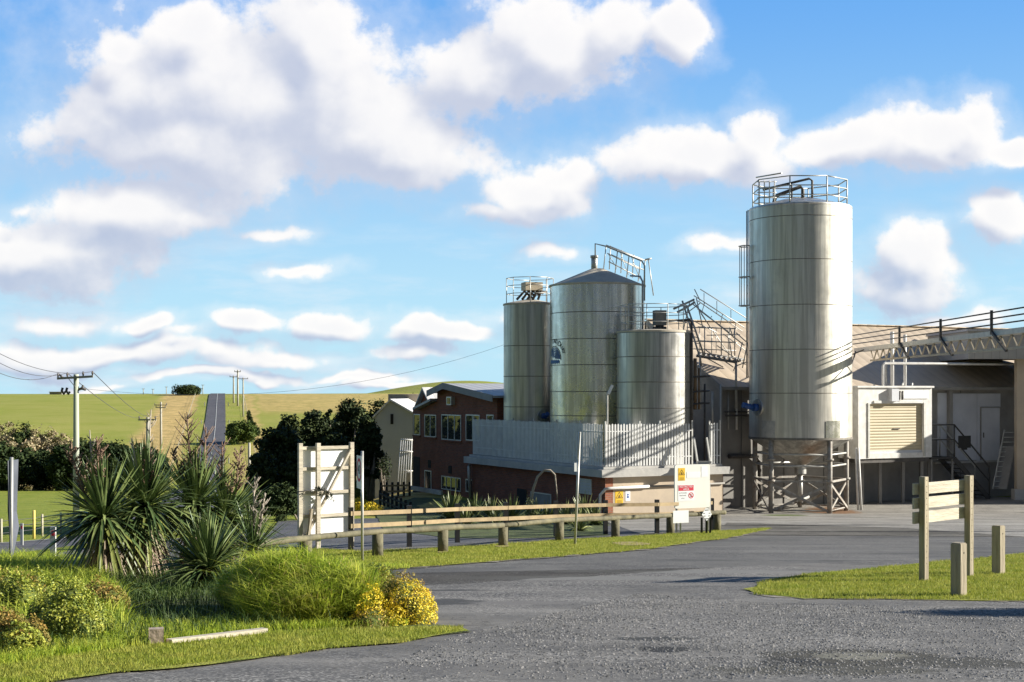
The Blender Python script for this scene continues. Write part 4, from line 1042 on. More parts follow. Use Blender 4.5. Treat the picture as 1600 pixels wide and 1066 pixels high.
# ---- catwalk and stairs between the short tank and the silo
cw = thing('catwalk', 'tangle of galvanised catwalk rails and steps between the short tank and the tall silo', 'catwalk', W(1120, 600, 74))
def wl(mb, pts, Y, r=.028): mb.tube([W(p[0], p[1], Y if len(p) < 3 else p[2]) for p in pts], r, 6)
# descending flight from upper left to lower right, two sides
mb = MB(); wl(mb, [(1084, 462), (1163, 512)], 72.5); wl(mb, [(1082, 475), (1163, 540), (1168, 535)], 72.5, .035); wl(mb, [(1090, 483), (1110, 498), (1112, 494)], 72.5); wl(mb, [(1112, 499), (1140, 520)], 72.5)
for x_, a_, b_ in ((1101, 473, 487), (1129, 491, 508), (1150, 504, 524)): wl(mb, [(x_, a_), (x_-4, b_)], 72.5, .02)
mb.build('handrail', GALV, cw)
mb = MB(); wl(mb, [(1094, 452), (1166, 497)], 74.2); wl(mb, [(1090, 470), (1160, 518)], 74.2)
for x_ in (1100, 1120, 1142): wl(mb, [(x_, 458+(x_-1100)*.62), (x_, 478+(x_-1100)*.64)], 74.2, .02)
mb.build('handrail', WHT, cw)
mb = MB(); wl(mb, [(1066, 470), (1094, 560), (1096, 572)], 70.5, .05); wl(mb, [(1073, 477), (1101, 558)], 70.5, .05)
for k in range(9): wl(mb, [(1068+k*3.1, 478+k*9.6), (1075+k*3.1, 480+k*9.6)], 70.5, .025)
mb.build('stair_flight', GALV, cw)
for (p, q, Y) in (((1078, 470), (1068, 515), 71), ((1082, 468), (1110, 512), 71.3), ((1075, 497), (1120, 520), 72.8), ((1112, 512), (1112, 556), 73), ((1138, 514), (1138, 560), 73), ((1095, 490), (1140, 555), 73.4), ((1130, 522), (1165, 548), 73), ((1120, 540), (1165, 570), 72.4), ((1104, 524), (1156, 523), 72), ((1076, 545), (1150, 548), 72.4), ((1158, 545), (1146, 580), 72), ((1085, 452), (1094, 470), 72)):
    mb = MB(); wl(mb, [p, q], Y, .026); mb.build('strut', GALV, cw)
mb = MB(); wl(mb, [(1052, 483), (1070, 475), (1085, 468)], 70.5, .06); wl(mb, [(1058, 488), (1072, 481), (1086, 472)], 70.5, .06); mb.build('landing_rail', GALV, cw)
mb = MB()
for row in (512.5, 534): wl(mb, [(1073, row-1), (1104, row), (1150, row+1)], 71.5, .03); wl(mb, [(1090, row-2), (1152, row+2)], 73.5, .025)
for x_ in (1101, 1127, 1148): wl(mb, [(x_, 513), (x_, 556)], 71.5, .03); wl(mb, [(x_-8, 511), (x_-8, 552)], 73.5, .02)
mb.build('platform_rail', GALV, cw)
mb = MB(); wl(mb, [(1088, 556), (1150, 566)], 71.5, .08); wl(mb, [(1090, 552), (1164, 562)], 73.5, .08)
for k in range(9): wl(mb, [(1090+k*8, 557+k, 71.5), (1096+k*8, 553+k, 73.5)], 72, .05)
mb.build('platform_deck', GREYW, cw)
for (p, q, Y) in (((1150, 520), (1168, 536), 71.8), ((1168, 536), (1160, 575), 71.8), ((1160, 535), (1150, 572), 71.8), ((1150, 572), (1166, 566), 71.8), ((1140, 512), (1146, 528), 72), ((1140, 535), (1144, 560), 72), ((1105, 560), (1130, 574), 72), ((1120, 556), (1146, 574), 72), ((1100, 545), (1120, 560), 72), ((1094, 575), (1094, 559), 72), ((1150, 575), (1150, 558), 72), ((1088, 466), (1098, 512), 71.5), ((1094, 474), (1072, 490), 72)):
    mb = MB(); wl(mb, [p, q], Y, .03); mb.build('brace', GALV, cw)

mb = MB(); p = W(1094, 600, 71.0); q = W(1160, 600, 72.6)
for p in (W(1094, 560, 71.5), W(1150, 566, 71.5)): mb.tube([p, (p.x, p.y, 1.2)], .06, 8)
mb.build('support_leg', GALV, cw)
# rusty and pale pipes climbing beside the short tank
pg = thing('process_pipes', 'bundle of brown and black pipes climbing between the short tank and the grey wall', 'pipes', W(1088, 690, 69))
for k, (px, ra, rb, m, r) in enumerate(((1086, 560, 640, COPPER, .09), (1092, 575, 640, COPPER, .05), (1101, 600, 720, PIPE, .05), (1113, 612, 670, GALV, .05), (1126, 600, 700, GALV, .035))):
    mb = MB(); mb.tube([W(px, ra, 70), W(px, rb, 70)], r, 8)
    mb.build('pipe', m, pg)
for row in (590, 613, 632):
    mb = MB(); mb.tube([W(1079, row, 69.6), W(1101, row-2, 70), W(1108, row-2, 70.3)], .05, 8); mb.build('branch_pipe', PIPE, pg)
# sloped hopper rails in the gate gap
ch = thing('loading_chute', 'narrow steel chute frame standing in the gap of the palisade fence', 'chute', W(1095, 735, 66.3))
MB().beam(W(1084, 684, 66.2), W(1090, 724, 65.8), .07, .1).build('side_rail', GALV, ch); MB().beam(W(1104, 684, 66.2), W(1110, 724, 65.8), .07, .1).build('side_rail', GALV, ch)
mb = MB(); mb.beam(W(1089, 722, 65.8), W(1111, 722, 65.8), .35, .08); mb.build('sill', GALV, ch)
# ================================================================== BRICK OFFICE
A0 = .35
off_ = fthing('brick_office', 'two storey dark brick office with stepped gable roofs left of the tanks', 'building', A0, 18, -3.9)
def prof(pts, a0, depth, mb):
    mb.prism([FR(a0, b, z) for b, z in pts], FR(a0+depth, 0)-FR(a0, 0))
bR, bP, bL, bK = 12.1, Bpx(704, A0), Bpx(683, A0), Bpx(655, A0)
zR_, zP = ZR(619, FR(A0, bR).y), ZR(603, FR(A0, bP).y); zL = ZR(612, FR(A0, bL).y)
zl2, zk = ZR(627, FR(A0, bL).y), ZR(641, FR(A0, bK).y)
b2p, b2e = Bpx(657, A0), Bpx(645, A0)
z2p, z2e = ZR(609, FR(A0, b2p).y), ZR(641, FR(A0, b2e).y)
mb = MB(); prof([(bR, BASE), (bR, zR_), (bP, zP), (bL, zL), (bL, BASE)], A0, 12, mb)
prof([(bL+.002, BASE), (bL+.002, zl2), (bK, zk), (b2e, zk), (b2e, BASE)], A0, 5, mb)
prof([(2*b2p-b2e, zl2-1.5), (2*b2p-b2e, z2e+.2), (b2p, z2p), (b2e, z2e), (b2e, zl2-1.5)], A0+.35, 4.5, mb)
mb.build('brick_wall', BRICK, off_)
def roofp(p, q, a0, a1, th=.12, over=.0): mb.prism([FR(a0, *p), FR(a1, *p), FR(a1, *q), FR(a0, *q)], (0, 0, th))
mb = MB(); roofp((bR-.4, zR_-.1), (bP, zP+.02), A0-.45, A0+12.3); roofp((bP+.002, zP+.02), (bL+.45, zL-.1), A0-.45, A0+12.3); mb.build('roof', ROOFG, off_, label='pale grey main gable roof')
mb = MB(); roofp((bL+.1, zl2+.02), (bK+.1, zk+.02), A0-.4, A0+.9, .14); mb.build('lean_to_roof', ROOFG, off_)
mb = MB(); roofp((2*b2p-b2e-.1, z2e+.16), (b2p, z2p+.03), A0+.1, A0+5); roofp((b2p+.002, z2p+.03), (b2e+.2, z2e-.05), A0+.1, A0+5); mb.build('roof', ROOFW, off_, label='white tin roof of the smaller rear gable')
mb = MB()
for (p, q) in (((bR-.4, zR_-.3), (bP, zP-.18)), ((bP, zP-.18), (bL+.45, zL-.3))): mb.prism([FR(A0-.5, *p), FR(A0-.45, *p), FR(A0-.45, *q), FR(A0-.5, *q)], (0, 0, .36))
mb.build('barge_board', mat('barge_grey', (.30, .30, .31), (.24, .24, .25), 2.), off_)
for pxs, rows, n in (((647, 657), (647, 680), 1), ((664, 682), (648, 683), 2), ((690.5, 721), (648, 688), 3), ((728.5, 750), (648, 689), 2), ((761, 772), (648, 661), 1)):
    fwin(off_, A0, pxs, rows, 'window', n)
    Ym = FR(A0, Bpx(sum(pxs)/2, A0)).y
    fplate(off_, A0, (pxs[0]-.5, pxs[1]+.5), (rows[1]+.3, rows[1]+2.3), 'window_sill', SLAB if False else BRICK, .1)
for pxs, rows, n in (((664, 674.5), (735, 770), 1), ((690.5, 720.5), (745, 766.5), 4), ((728.5, 740), (749, 769.5), 1)): fwin(off_, A0, pxs, rows, 'window', n, label='low window on the ground floor')
fplate(off_, A0, (645.8, 656), (714, 790), 'doorway', DARK, .015)
for pxs, rows in (((669, 673.5), (719, 731)), ((701, 706), (728, 740))): fplate(off_, A0, pxs, rows, 'vent', DARK, .02)
fplate(off_, A0, (670, 677), (773, 784), 'notice_board', PANEL, .04); fplate(off_, A0, (684, 688), (769, 774), 'notice_board', WSIGN, .04)
fplate(off_, A0, (703.5, 711), (620, 633), 'floodlight', GALV, .25); fplate(off_, A0, (705, 709.5), (622, 631), 'lamp_glass', GLASS, .27)
p = FR(-.6, Bpx(722, -.6))
mb = MB(); mb.beam(FR(-.5, Bpx(641, -.5), -3.7), FR(-.5, Bpx(690, -.5), -3.7), .12, .25); mb.build('step', SLAB, off_)

# ================================================================== GREY GABLED HOUSE
HY = 97.
hx0, hx1, hxp = W(586, 0, HY).x, W(647, 0, HY-1).x, W(610, 0, HY).x
hs = thing('grey_barn', 'tall plain grey gabled shed with pale ribbed roof left of the brick office', 'shed', ((hx0+hx1)/2, HY, -5.5))
zpk, zel, zer = ZR(627, HY), ZR(652, HY), ZR(660, HY)
RENDER = mat('grey_render', (.46, .46, .43), (.40, .40, .38), .6, .85)
hx2 = hx1+1.5
mb = MB(); dv = Vector((2.4, 14, 0)); mb.prism([(hx0, HY, -6.5), (hx2, HY, -6.5), (hx2, HY, ZR(668, HY)), (hxp, HY, zpk), (hx0, HY, zel)], dv); mb.build('wall', RENDER, hs)
mb = MB(); o_ = Vector((0, -.25, 0)); e_ = dv*1.03
mb.prism([Vector((hxp, HY, zpk+.03))+o_, Vector((hx0-.2, HY, zel-.1))+o_, Vector((hx0-.2, HY, zel+.02))+o_, Vector((hxp, HY, zpk+.16))+o_], e_)
mb.prism([Vector((hxp+.002, HY, zpk+.03))+o_, Vector((hx2+.2, HY, ZR(668, HY)-.1))+o_, Vector((hx2+.2, HY, ZR(668, HY)+.02))+o_, Vector((hxp+.002, HY, zpk+.16))+o_], e_); mb.build('roof', ROOFW, hs)
mb = MB(); p = W(612.5, 655, HY); mb.b2((p.x-.1, HY-.04, p.z-.35), (p.x+.1, HY-.002, p.z+.35)); mb.build('slit_vent', DARK, hs)
mb = MB(); p = W(634, 615, HY+6); mb.b2((p.x-1.2, HY+5, zpk-1), (p.x+1.4, HY+9, ZR(616, HY+6))); mb.build('roof_box', CREAM, hs)
# white slatted rack leaning before the barn
rk = thing('slatted_rack', 'white slatted frame leaning between the grey shed and the brick office', 'rack', W(632, 765, 93))
mb = MB()
for k in range(6):
    mb.tube([W(627+k*3.3, 686, 94.5), W(621+k*3.9, 762, 93)], .04, 5)
for row in (687, 705, 735): mb.tube([W(626-(row-686)*.07, row, 94), W(645, row+1, 94)], .05, 5)
mb.build('slats', WHT, rk)
mb = MB(); mb.b2(W(636, 770, 92)+Vector((0, 0, -.4)), W(643, 737, 92.6)); mb.build('side_cabinet', SLAB, rk)

# ================================================================== FENCES, SIGNS, POLES
LOG = mat('log_timber', (.175, .155, .09), (.09, .082, .05), 3., .85, bump=.4, bscale=12, stretch=(1, 1, 1))
TIM = mat('weathered_timber', (.44, .38, .27), (.25, .21, .15), 5, .85, bump=.6, bscale=22, stretch=(1.6, 1.6, .12), detail=8)
TIMR = mat('treated_rail', (.35, .26, .14), (.25, .185, .10), 3., .8, bump=.2)
TIMP = mat('pale_timber', (.62, .56, .44), (.42, .37, .29), 4, .8, bump=.4, stretch=(.35, .8, 3), detail=8)
lf = thing('log_rail_fence', 'low fence of one long round log rail on short round posts along the verge', 'fence', G(786, 855))
posts = [(478, 884), (590, 871), (692, 864.5), (786, 855), (874, 846.5), (961.5, 840), (1047.5, 834.5), (1120.5, 830.5)]
tops = []
for px, row in posts:
    p = G(px, row); mb = MB(); h = .56*(1 if px > 500 else 1.0)+random.uniform(-.02, .03)
    mb.cyl((p.x, p.y), .135, p.z-.1, p.z+h, 14); mb.build('post', LOG, lf); tops.append(Vector((p.x, p.y-.02, p.z+h+.05)))
tops = [tops[0]+(tops[0]-tops[1])*.9+Vector((0, 0, -.05))]+tops+[tops[-1]+Vector((.3, .2, .0))]
for a, b in ((0, 4), (4, 7), (7, 9)):
    mb = MB(); seq = tops[a:b+1]; pts = []
    for p, q in zip(seq[:-1], seq[1:]):
        for k in range(4): pts.append(p.lerp(q, k/4)+Vector((0, 0, random.uniform(-.012, .012))))
    pts.append(seq[-1]); mb.tube(pts, [.072+random.uniform(-.008, .008) for _ in pts], 12); mb.build('log_rail', LOG, lf)
rf = thing('black_post_fence', 'driveway fence of square black posts and two tan timber rails', 'fence', G(790, 845))
fp = [(548, 862), (639.5, 855.5), (714.5, 849), (790.5, 845), (868.5, 840), (946, 836.8), (1026.5, 835), (1112, 830)]
pp = []
for px, row in fp:
    p = G(px, row); mb = MB(); mb.box((p.x, p.y, p.z+.54), (.13, .13, 1.18), .2); mb.build('post', BLACKP, rf); pp.append(p)
for h in (.98, .66):
    for p, q in zip(pp[:-1], pp[1:]):
        mb = MB(); d = Vector((0, -.09, 0)); mb.beam(p+Vector((0, 0, h))+d, q+Vector((0, 0, h))+d, .05, .11); mb.build('rail', TIMR, rf)
# fenced ramp near the office
rp = thing('ramp_fence', 'black fence with tan rails zigzagging down the ramp beside the office', 'fence', W(610, 790, 75))
def railrun(pts, Y0, Y1, n, h=.95, zoff=0.):
    P0 = W(pts[0][0], pts[0][1], Y0); P1 = W(pts[1][0], pts[1][1], Y1)
    for k in range(n+1):
        c = P0.lerp(P1, k/n); mb = MB(); mb.box((c.x, c.y, c.z-.65), (.12, .12, 1.6), .3); mb.build('post', BLACKP, rp)
    for j in range(4):
        mb = MB(); o = Vector((0, -.08, -.05-j*.33)); mb.beam(P0+o, P1+o, .04, .1); mb.build('rail', TIMR if Y0 > 78 else BLACKP, rp)
railrun(((595, 758), (640, 757)), 82, 82.5, 5); railrun(((594, 770), (641, 789)), 76, 68, 7)
# billboard seen from behind
bl = G(470, 862); b_r = G(548, 857); 
bbY = 37.5; bang = R(34)
o = W(509, 862, bbY); o.z = Hf(o.x, o.y)
bb = thing('billboard', 'white roadside billboard seen from behind with timber frame and diagonal brace', 'billboard', o, bang)
ex = Vector((math.cos(bang), math.sin(bang), 0)); ey = Vector((-math.sin(bang), math.cos(bang), 0))
wB = (548-471)/F*bbY/math.cos(bang)*.98; zT = ZR(696, bbY); zB_ = ZR(836, bbY)
def BP(u, v, d=0., o=o.copy(), ex=ex.copy(), ey=ey.copy()): return o+ex*(u-.5)*wB+ey*d+Vector((0, 0, zB_-o.z+v*(zT-zB_)))
mb = MB(); mb.prism([BP(.02, .0, .02), BP(.98, .0, .02), BP(.98, .99, .02), BP(.02, .99, .02)], ey*.02); mb.build('panel', WSIGN, bb)
for u, dp in ((.01, -.03), (.31, -.14), (.985, -.03)):
    mb = MB(); p = BP(u, 1.03, dp); q = BP(u, 0, dp); q.z = Hf(q.x, q.y)-.1; mb.beam(q, p, .11, .1, up=ey); mb.build('post', TIMP, bb)
for v in (.0, .22, .48, .745, .975):
    mb = MB(); mb.beam(BP(0.01, v, -.025), BP(.985, v, -.025), .05, .085, up=(0, 0, 1)); mb.build('cross_rail', TIMP, bb)
mb = MB(); mb.beam(BP(.96, .96, -.09), BP(.12, .02, -.09), .05, .1, up=ey); mb.build('diagonal_brace', TIMP, bb)
mb = MB(); p = BP(.05, .0, -.3); q = BP(.2, .3, -.1); p.z = Hf(p.x, p.y); mb.beam(p, q, .06, .09, up=ey); mb.build('strut', TIM, bb)
# speed limit sign, seen almost edge on
p = G(566, 879); ss_ = thing('speed_sign', 'speed limit sign reading 40 in a red ring, turned nearly edge-on', 'sign', p)
top = ZR(705, p.y); mb = MB(); mb.cyl((p.x, p.y), .032, p.z-.1, top, 10); mb.build('pole', GALV, ss_)
an = R(-163); nrm = Vector((math.cos(an), math.sin(an), 0)); rgt = Vector((0, 0, 1)).cross(nrm)*1.
fc = Face((p.x-.02, p.y-.1, ZR(737.5, p.y)), rgt); 
if fc.n.dot(nrm) < 0: fc = Face(fc.o, -rgt)
fc.o = fc.o+fc.n*.04
mb = MB(); fc.rect(mb, -.3, -.37, .3, .37, .0, .004); mb.build('plate', WSIGN, ss_)
mb = MB(); fc.ring(mb, 0, .05, .20, .265, .004); mb.build('red_ring', REDP, ss_)
mb = MB(); fc.text(mb, '40', 0, .05, .30, .004); mb.build('numerals', BLK, ss_)
# thin post with edge-on plate
p = G(898, 853); sp = thing('street_sign', 'leaning grey post with an edge-on plate on the verge before the platform building', 'sign', p)
q = W(906, 675, p.y); mb = MB(); mb.tube([p+Vector((0, 0, -.1)), q], .035, 8); mb.build('pole', GALV, sp)
mb = MB(); mb.beam(q+Vector((0, -.04, -.02)), W(902.5, 717, p.y)+Vector((0, -.04, 0)), .12, .03, up=(1, 0, 0)); mb.build('plate', GALV, sp)
mb = MB(); r_ = W(899, 730, p.y); mb.box(r_+Vector((0, -.05, 0)), (.07, .02, .24), .3); mb.build('small_plate', WSIGN, sp)
# restricted area board
Yr = 47.0; o = W(1082, 760, Yr); ang = R(24); rr = Vector((math.cos(ang), math.sin(ang), 0))
rs_ = thing('restricted_area_board', 'large cream safety board reading restricted area, standing at the yard entrance', 'sign', (o.x, o.y, Hf(o.x, o.y)), ang)
fc = Face(o, rr); Wd, Hd = .68, .725
def rrect(f, mb, x0, y0, x1, y1, r, d, th):
    pts = []
    for (cx, cy, s) in ((x1-r, y1-r, 0), (x0+r, y1-r, 90), (x0+r, y0+r, 180), (x1-r, y0+r, 270)):
        for k in range(6): t = R(s+18*k); pts.append(f.p(cx+r*math.cos(t), cy+r*math.sin(t), d))
    mb.prism(pts, -f.n*th)
mb = MB(); rrect(fc, mb, -Wd, -Hd, Wd, Hd, .07, 0, .05); mb.build('board', CRSIGN, rs_)
for x_ in (-.6, .6):
    mb = MB(); q = fc.p(x_, -Hd, -.03); mb.beam(q, (q.x, q.y, Hf(q.x, q.y)-.1), .06, .06); mb.build('leg', GALV, rs_)
f2 = Face(fc.p(-.42, .41), rr); tri_sign(f2, .26, .42, rs_)
mb = MB(); fc.rect(mb, -.22, .28, .3, .48, .006); fc.rect(mb, .34, .30, .58, .66, .006); mb.build('blank_notice', WSIGN, rs_)
mb = MB(); fc.rect(mb, -.56, -.48, .06, .06, .006); pl = mb.build('notice_plate', WSIGN, rs_)
mb = MB(); fc.rect(mb, -.54, -.14, .04, .045, .009, .002); mb.build('red_header', REDP, pl)
mb = MB(); fc.text(mb, 'RESTRICTED', -.25, -.005, .092, .012); fc.text(mb, 'AREA', -.25, -.092, .092, .012); mb.build('header_lettering', WSIGN, pl)
mb = MB(); fc.text(mb, 'AUTHORISED', -.37, -.215, .05, .010); fc.text(mb, 'PERSONNEL', -.37, -.30, .05, .010); fc.text(mb, 'ONLY', -.37, -.39, .05, .010); mb.build('body_lettering', BLK, pl)
mb = MB(); fc.ring(mb, -.06, -.30, .075, .1, .010); mb.add([fc.p(-.06+a, -.30+b, .0105) for a, b in ((-.07, .05), (-.05, .07), (.07, -.05), (.05, -.07))], [(0, 1, 2, 3)]); mb.build('prohibition_ring', REDP, pl)
mb = MB(); fc.rect(mb, -.08, -.35, -.04, -.26, .009, .001); mb.build('hand_symbol', BLK, pl)
# darker folded side wing
mb = MB(); mb.prism([fc.p(.67, .68, -.06), fc.p(.78, -.2, -.1), fc.p(.84, -1.5, -.2), fc.p(.67, -1.5, -.06)], -fc.n*.03); mb.build('side_wing', GREYW, rs_)
fc2 = Face(W(1064, 807.5, 45.5), rr); t = thing('blank_sign', 'blank white plate fixed low before the restricted area board', 'sign', (fc2.o.x, fc2.o.y, Hf(fc2.o.x, fc2.o.y)), ang)
mb = MB(); fc2.rect(mb, -.29, -.2, .29, .2, 0, .012); mb.build('plate', WSIGN, t)
mb = MB(); q = fc2.p(.0, -.2, -.03); mb.beam(fc2.p(0, .1, -.04), (q.x, q.y, Hf(q.x, q.y)-.1), .05, .05); mb.build('stake', GALV, t)
fc3 = Face(W(1104.5, 804, 45.8), rr); t = thing('diamond_sign', 'small white diamond marker with black dashes on dark stakes below the restricted area board', 'sign', (fc3.o.x, fc3.o.y, Hf(fc3.o.x, fc3.o.y)), ang)
mb = MB(); mb.prism([fc3.p(0, -.21), fc3.p(.19, 0), fc3.p(.05, .2), fc3.p(-.05, .2), fc3.p(-.19, 0)], -fc3.n*.01); mb.build('plate', WSIGN, t)
mb = MB()
for (x0, y0, x1, y1) in ((-.07, .13, .07, .155), (-.07, -.15, .07, -.125), (-.14, .03, -.07, .05), (.07, .03, .14, .05), (-.12, -.06, -.05, -.04), (.05, -.06, .12, -.04)): fc3.rect(mb, x0, y0, x1, y1, .004, .002)
mb.build('dashes', BLK, t)
for dx in (-.16, .02, .16):
    mb = MB(); q = fc3.p(dx, -.1, -.06); mb.beam(q, (q.x, q.y, Hf(q.x, q.y)-.1), .09, .06); mb.build('stake', BLACKP, t)
# timber frame with three boards on the island
g1, g2_ = G(1443.5, 910.5), G(1514, 903)
an = math.atan2((g2_-g1).y, (g2_-g1).x); ex = (g2_-g1).normalized(); ex.z = 0; nn_ = Vector((math.sin(an), -math.cos(an), 0))
tf = thing('timber_sign_frame', 'timber frame of two tall drilled posts carrying three pale boards on the grass island', 'sign frame', g1, an)
for p, tr in ((g1, 745), (g2_, 743)):
    mb = MB(); zt = ZR(tr, p.y); mb.box((p.x, p.y, (p.z-.2+zt)/2), (.125, .125, zt-p.z+.2), R(40)); po = mb.build('post', TIM, tf)
    mb = MB()
    for k in range(16):
        zz = p.z+.35+k*.11; rt = Vector((math.cos(R(-50)), math.sin(R(-50)), 0)); c = Vector((p.x, p.y, zz))+rt*.0628; mb.tube([c, c+rt*.002], .009, 6)
    mb.build('bolt_holes', DARK, po)
Yb = g1.y+.25
for (ra, rb) in ((754, 771.5), (776.5, 793.5), (798.5, 816.5)):
    mb = MB(); c0 = g1-ex*.20-nn_*.10; c1_ = g2_+ex*.12-nn_*.10; za, zb2 = ZR(ra, Yb), ZR(rb, Yb); h = za-zb2
    c0.z = (za+zb2)/2; c1_.z = ZR((ra+rb)/2, Yb); mb.beam(c0, c1_, .04, h, up=(0, 0, 1)); mb.build('board', TIMP, tf)
def bollard(px, row, top, lab):
    p = G(px, row); zt = ZR(top, p.y); t = thing('timber_bollard', lab, 'bollard', p, 0, 'bollards on the grass island')
    mb = MB(); mb.box((p.x, p.y, (p.z-.2+zt-.015)/2), (.185, .185, zt-p.z+.185), R(42)); mb.box((p.x, p.y, zt-.008), (.16, .16, .015), R(42)); mb.build('post', TIM, t)
    rt = Vector((math.cos(R(-48)), math.sin(R(-48)), 0)); c = Vector((p.x, p.y, zt-.16))+rt*.093; mb = MB(); mb.tube([c, c+rt*.003], .014, 8); mb.build('bolt_hole', DARK, t)
bollard(1498, 934, 848, 'thick square timber bollard at the gravel edge, in front of the tall sign frame'); bollard(1560, 899, 821, 'square timber bollard on the grass right of the tall sign frame')
# timber edging in the bed
p = G(244, 1012); t = tag(MB().box((p.x, p.y, p.z+.09), (.17, .14, .26), .25).build('timber_block', mat('block_timber', (.42, .33, .26), (.33, .26, .2), 4., .85, bump=.3), None, loc=p), 'short square brown timber block at the end of the pale edging beam', 'block')
pa, pb = G(264, 1012), G(414, 995); p = pa.copy()
t = tag(MB().beam(pa+Vector((0, 0, .04)), pb+Vector((0, 0, .05)), .11, .1).build('edging_beam', TIMP, None, loc=p), 'pale weathered timber edging beam lying in the grass under the yuccas', 'beam')
# back of a sign at the far left edge
p = G(17, 886); t = thing('roadside_sign', 'grey sign seen edge-on on a pole at the left edge beside the road', 'sign', p)
p.z = Hf(p.x, p.y); q = W(18, 722, p.y)
mb = MB(); mb.tube([(p.x, p.y, p.z-.3), (q.x, q.y, q.z+.1)], .04, 8); mb.build('pole', GALV, t)
c_ = (p.x+.05, p.y-.05); z0, z1 = ZR(868, p.y), ZR(718, p.y)
mb = MB(); mb.prism([W(12, 720, p.y-.06), W(26, 718, p.y+.3), W(23.5, 800, p.y+.3), W(27, 823, p.y+.3), W(17, 873, p.y-.06), W(12, 800, p.y-.06)], (0.03, .03, 0)); mb.build('plate', mat('sign_back_grey', (.13, .14, .17), (.09, .10, .12), 2., .5, .3), t)
# utility poles
POLE = mat('green_timber_pole', (.40, .46, .34), (.50, .50, .40), 1.2, .85, bump=.2, stretch=(1, 1, .2)); POLE2 = mat('grey_timber_pole', (.45, .43, .36), (.36, .34, .29), 1.2, .85)
ARM = mat('crossarm_timber', (.30, .30, .28), (.24, .24, .22), 2.); INS = mat('insulator_brown', (.16, .13, .12), (.1, .09, .08), 3., .3)
def upole(px, top, Y, arms, r, lab, m, group=None, base=None, extra=False, rot=0.):
    x_ = (px-800)/F*Y; z0 = Hf(x_, Y) if base is None else base; zt = ZR(top, Y)
    t = thing('utility_pole', lab, 'utility pole', (x_, Y, z0), 0, group)
    mb = MB(); mb.tube([(x_, Y, z0-.5), (x_, Y, (z0+zt)/2), (x_, Y, zt)], [r*1.25, r*1.1, r*.9], 12); mb.build('pole', m, t)
    pts = []
    for (row, half, tilt) in arms:
        z = ZR(row, Y); h = half/F*Y
        mb = MB(); d = Vector((math.cos(rot), math.sin(rot), 0)); y_ = Vector((0, -r*1.1, 0))
        a = Vector((x_, Y, z-tilt))-d*h+y_; b = Vector((x_, Y, z+tilt))+d*h+y_; mb.beam(a, b, r*.75, r*.8)
        mb.beam(a.lerp(b, .3), Vector((x_, Y-r, z-h*.55)), r*.2, r*.2); mb.build('crossarm', ARM, t)
        for f in (.02, .28, .72, .98) if half > 20 else (.05, .95):
            c = a.lerp(b, f); mb = MB(); k = r/.17
            mb.tube([c+Vector((0, 0, .05*k)), c+Vector((0, 0, .22*k)), c+Vector((0, 0, .34*k))], [.035*k, .07*k, .04*k], 8); mb.build('insulator', INS, t); pts.append(c+Vector((0, 0, .3*k)))
    return t, pts
tp, pts = upole(119, 585, 66, [(590, 28, .05)], .13, 'tall pale green timber power pole behind the yuccas, nearest and largest', POLE)
mb = MB(); Y = 66
for px in (100, 107): 
    mb.tube([W(px-2, 606, Y), W(px-3.5, 611, Y), W(px, 616, Y), W(px+2, 612, Y)], .06, 6)
mb.tube([W(98, 590, Y), W(92, 585, Y)], .05, 6); mb.build('cable_loop', PIPE, tp)
mb = MB(); mb.tube([W(122, 609, Y), W(128, 607, Y), W(134, 609, Y)], .07, 6); mb.tube([W(127, 609, Y), W(130, 602, Y)], .05, 6); mb.build('bracket', PIPE, tp)
_, pt2 = upole(251.5, 628, 385, [(633, 10, 0), (637, 8, 0)], .28, 'weathered power pole in the dry grass left of the far road', POLE2)
_, pt3 = upole(231, 652, 150, [(656, 14, 0)], .2, 'grey power pole rising out of the dead flower stalks', POLE2)
_, pt4 = upole(365, 587, 560, [(589, 6, 0)], .3, 'leftmost of the three poles beside the road at the crest', POLE2, None)
_, pt5 = upole(371.5, 578, 545, [(581, 5, 0)], .32, 'tallest of the three poles beside the road at the crest', POLE2, None)
_, pt6 = upole(380, 590, 500, [(592, 8, 0)], .25, 'rightmost of the three poles beside the road at the crest', POLE2, None)
upole(389.5, 692, 285, [], .28, 'bare stump-like pole beside the dark trees right of the road', POLE2)
for i, (px, tr) in enumerate(((224, 606), (239, 607), (260, 604), (317, 600), (347, 611))):
    pass
far = [(224, 607), (239, 607.5), (260, 604), (317, 601)]
fl = ['tiny far pole on the left skyline, first from the left', 'tiny far pole on the left skyline, second from the left', 'tiny far pole on the left skyline, just left of the crest tree', 'tiny far pole on the skyline between crest tree and road']
for (px, tr), lb in zip(far, fl): upole(px, tr, 640, [(tr+1, 2.2, 0)], .16, lb, POLE2, 'far poles along the skyline')
WIRE = mat('power_line', (.08, .08, .09))
def wire(p, q, sag, lab, r=.013):
    p = Vector(p); q = Vector(q); pts = [p.lerp(q, k/16)+Vector((0, 0, -sag*4*(k/16)*(1-k/16))) for k in range(17)]
    o = MB().tube(pts, [r+(rr_-r)*0 for rr_ in [r]*17], 5, False).build('power_line', WIRE, None, loc=p); tag(o, lab, 'power line', 'power lines on the near pole')
wl_ = ['power line running left from the near pole, lowest of the three', 'power line running left from the near pole, middle of the three', 'power line running left from the near pole, topmost']
for (row, k), lb in zip(((571, 0), (552, 1), (540, 3)), wl_): wire(pts[k], W(-40, row-10, 52), .5, lb)
wire(pts[3], pt2[1], 3., 'power line sagging from the near pole towards the pole in the dry grass, right one', .02); wire(pts[1], pt2[0], 3., 'power line sagging from the near pole towards the pole in the dry grass, left one', .02)
wire(W(134, 608, 66), W(790, 538, 76), 1.2, 'long power line running from the near pole across to the tanks', .007)
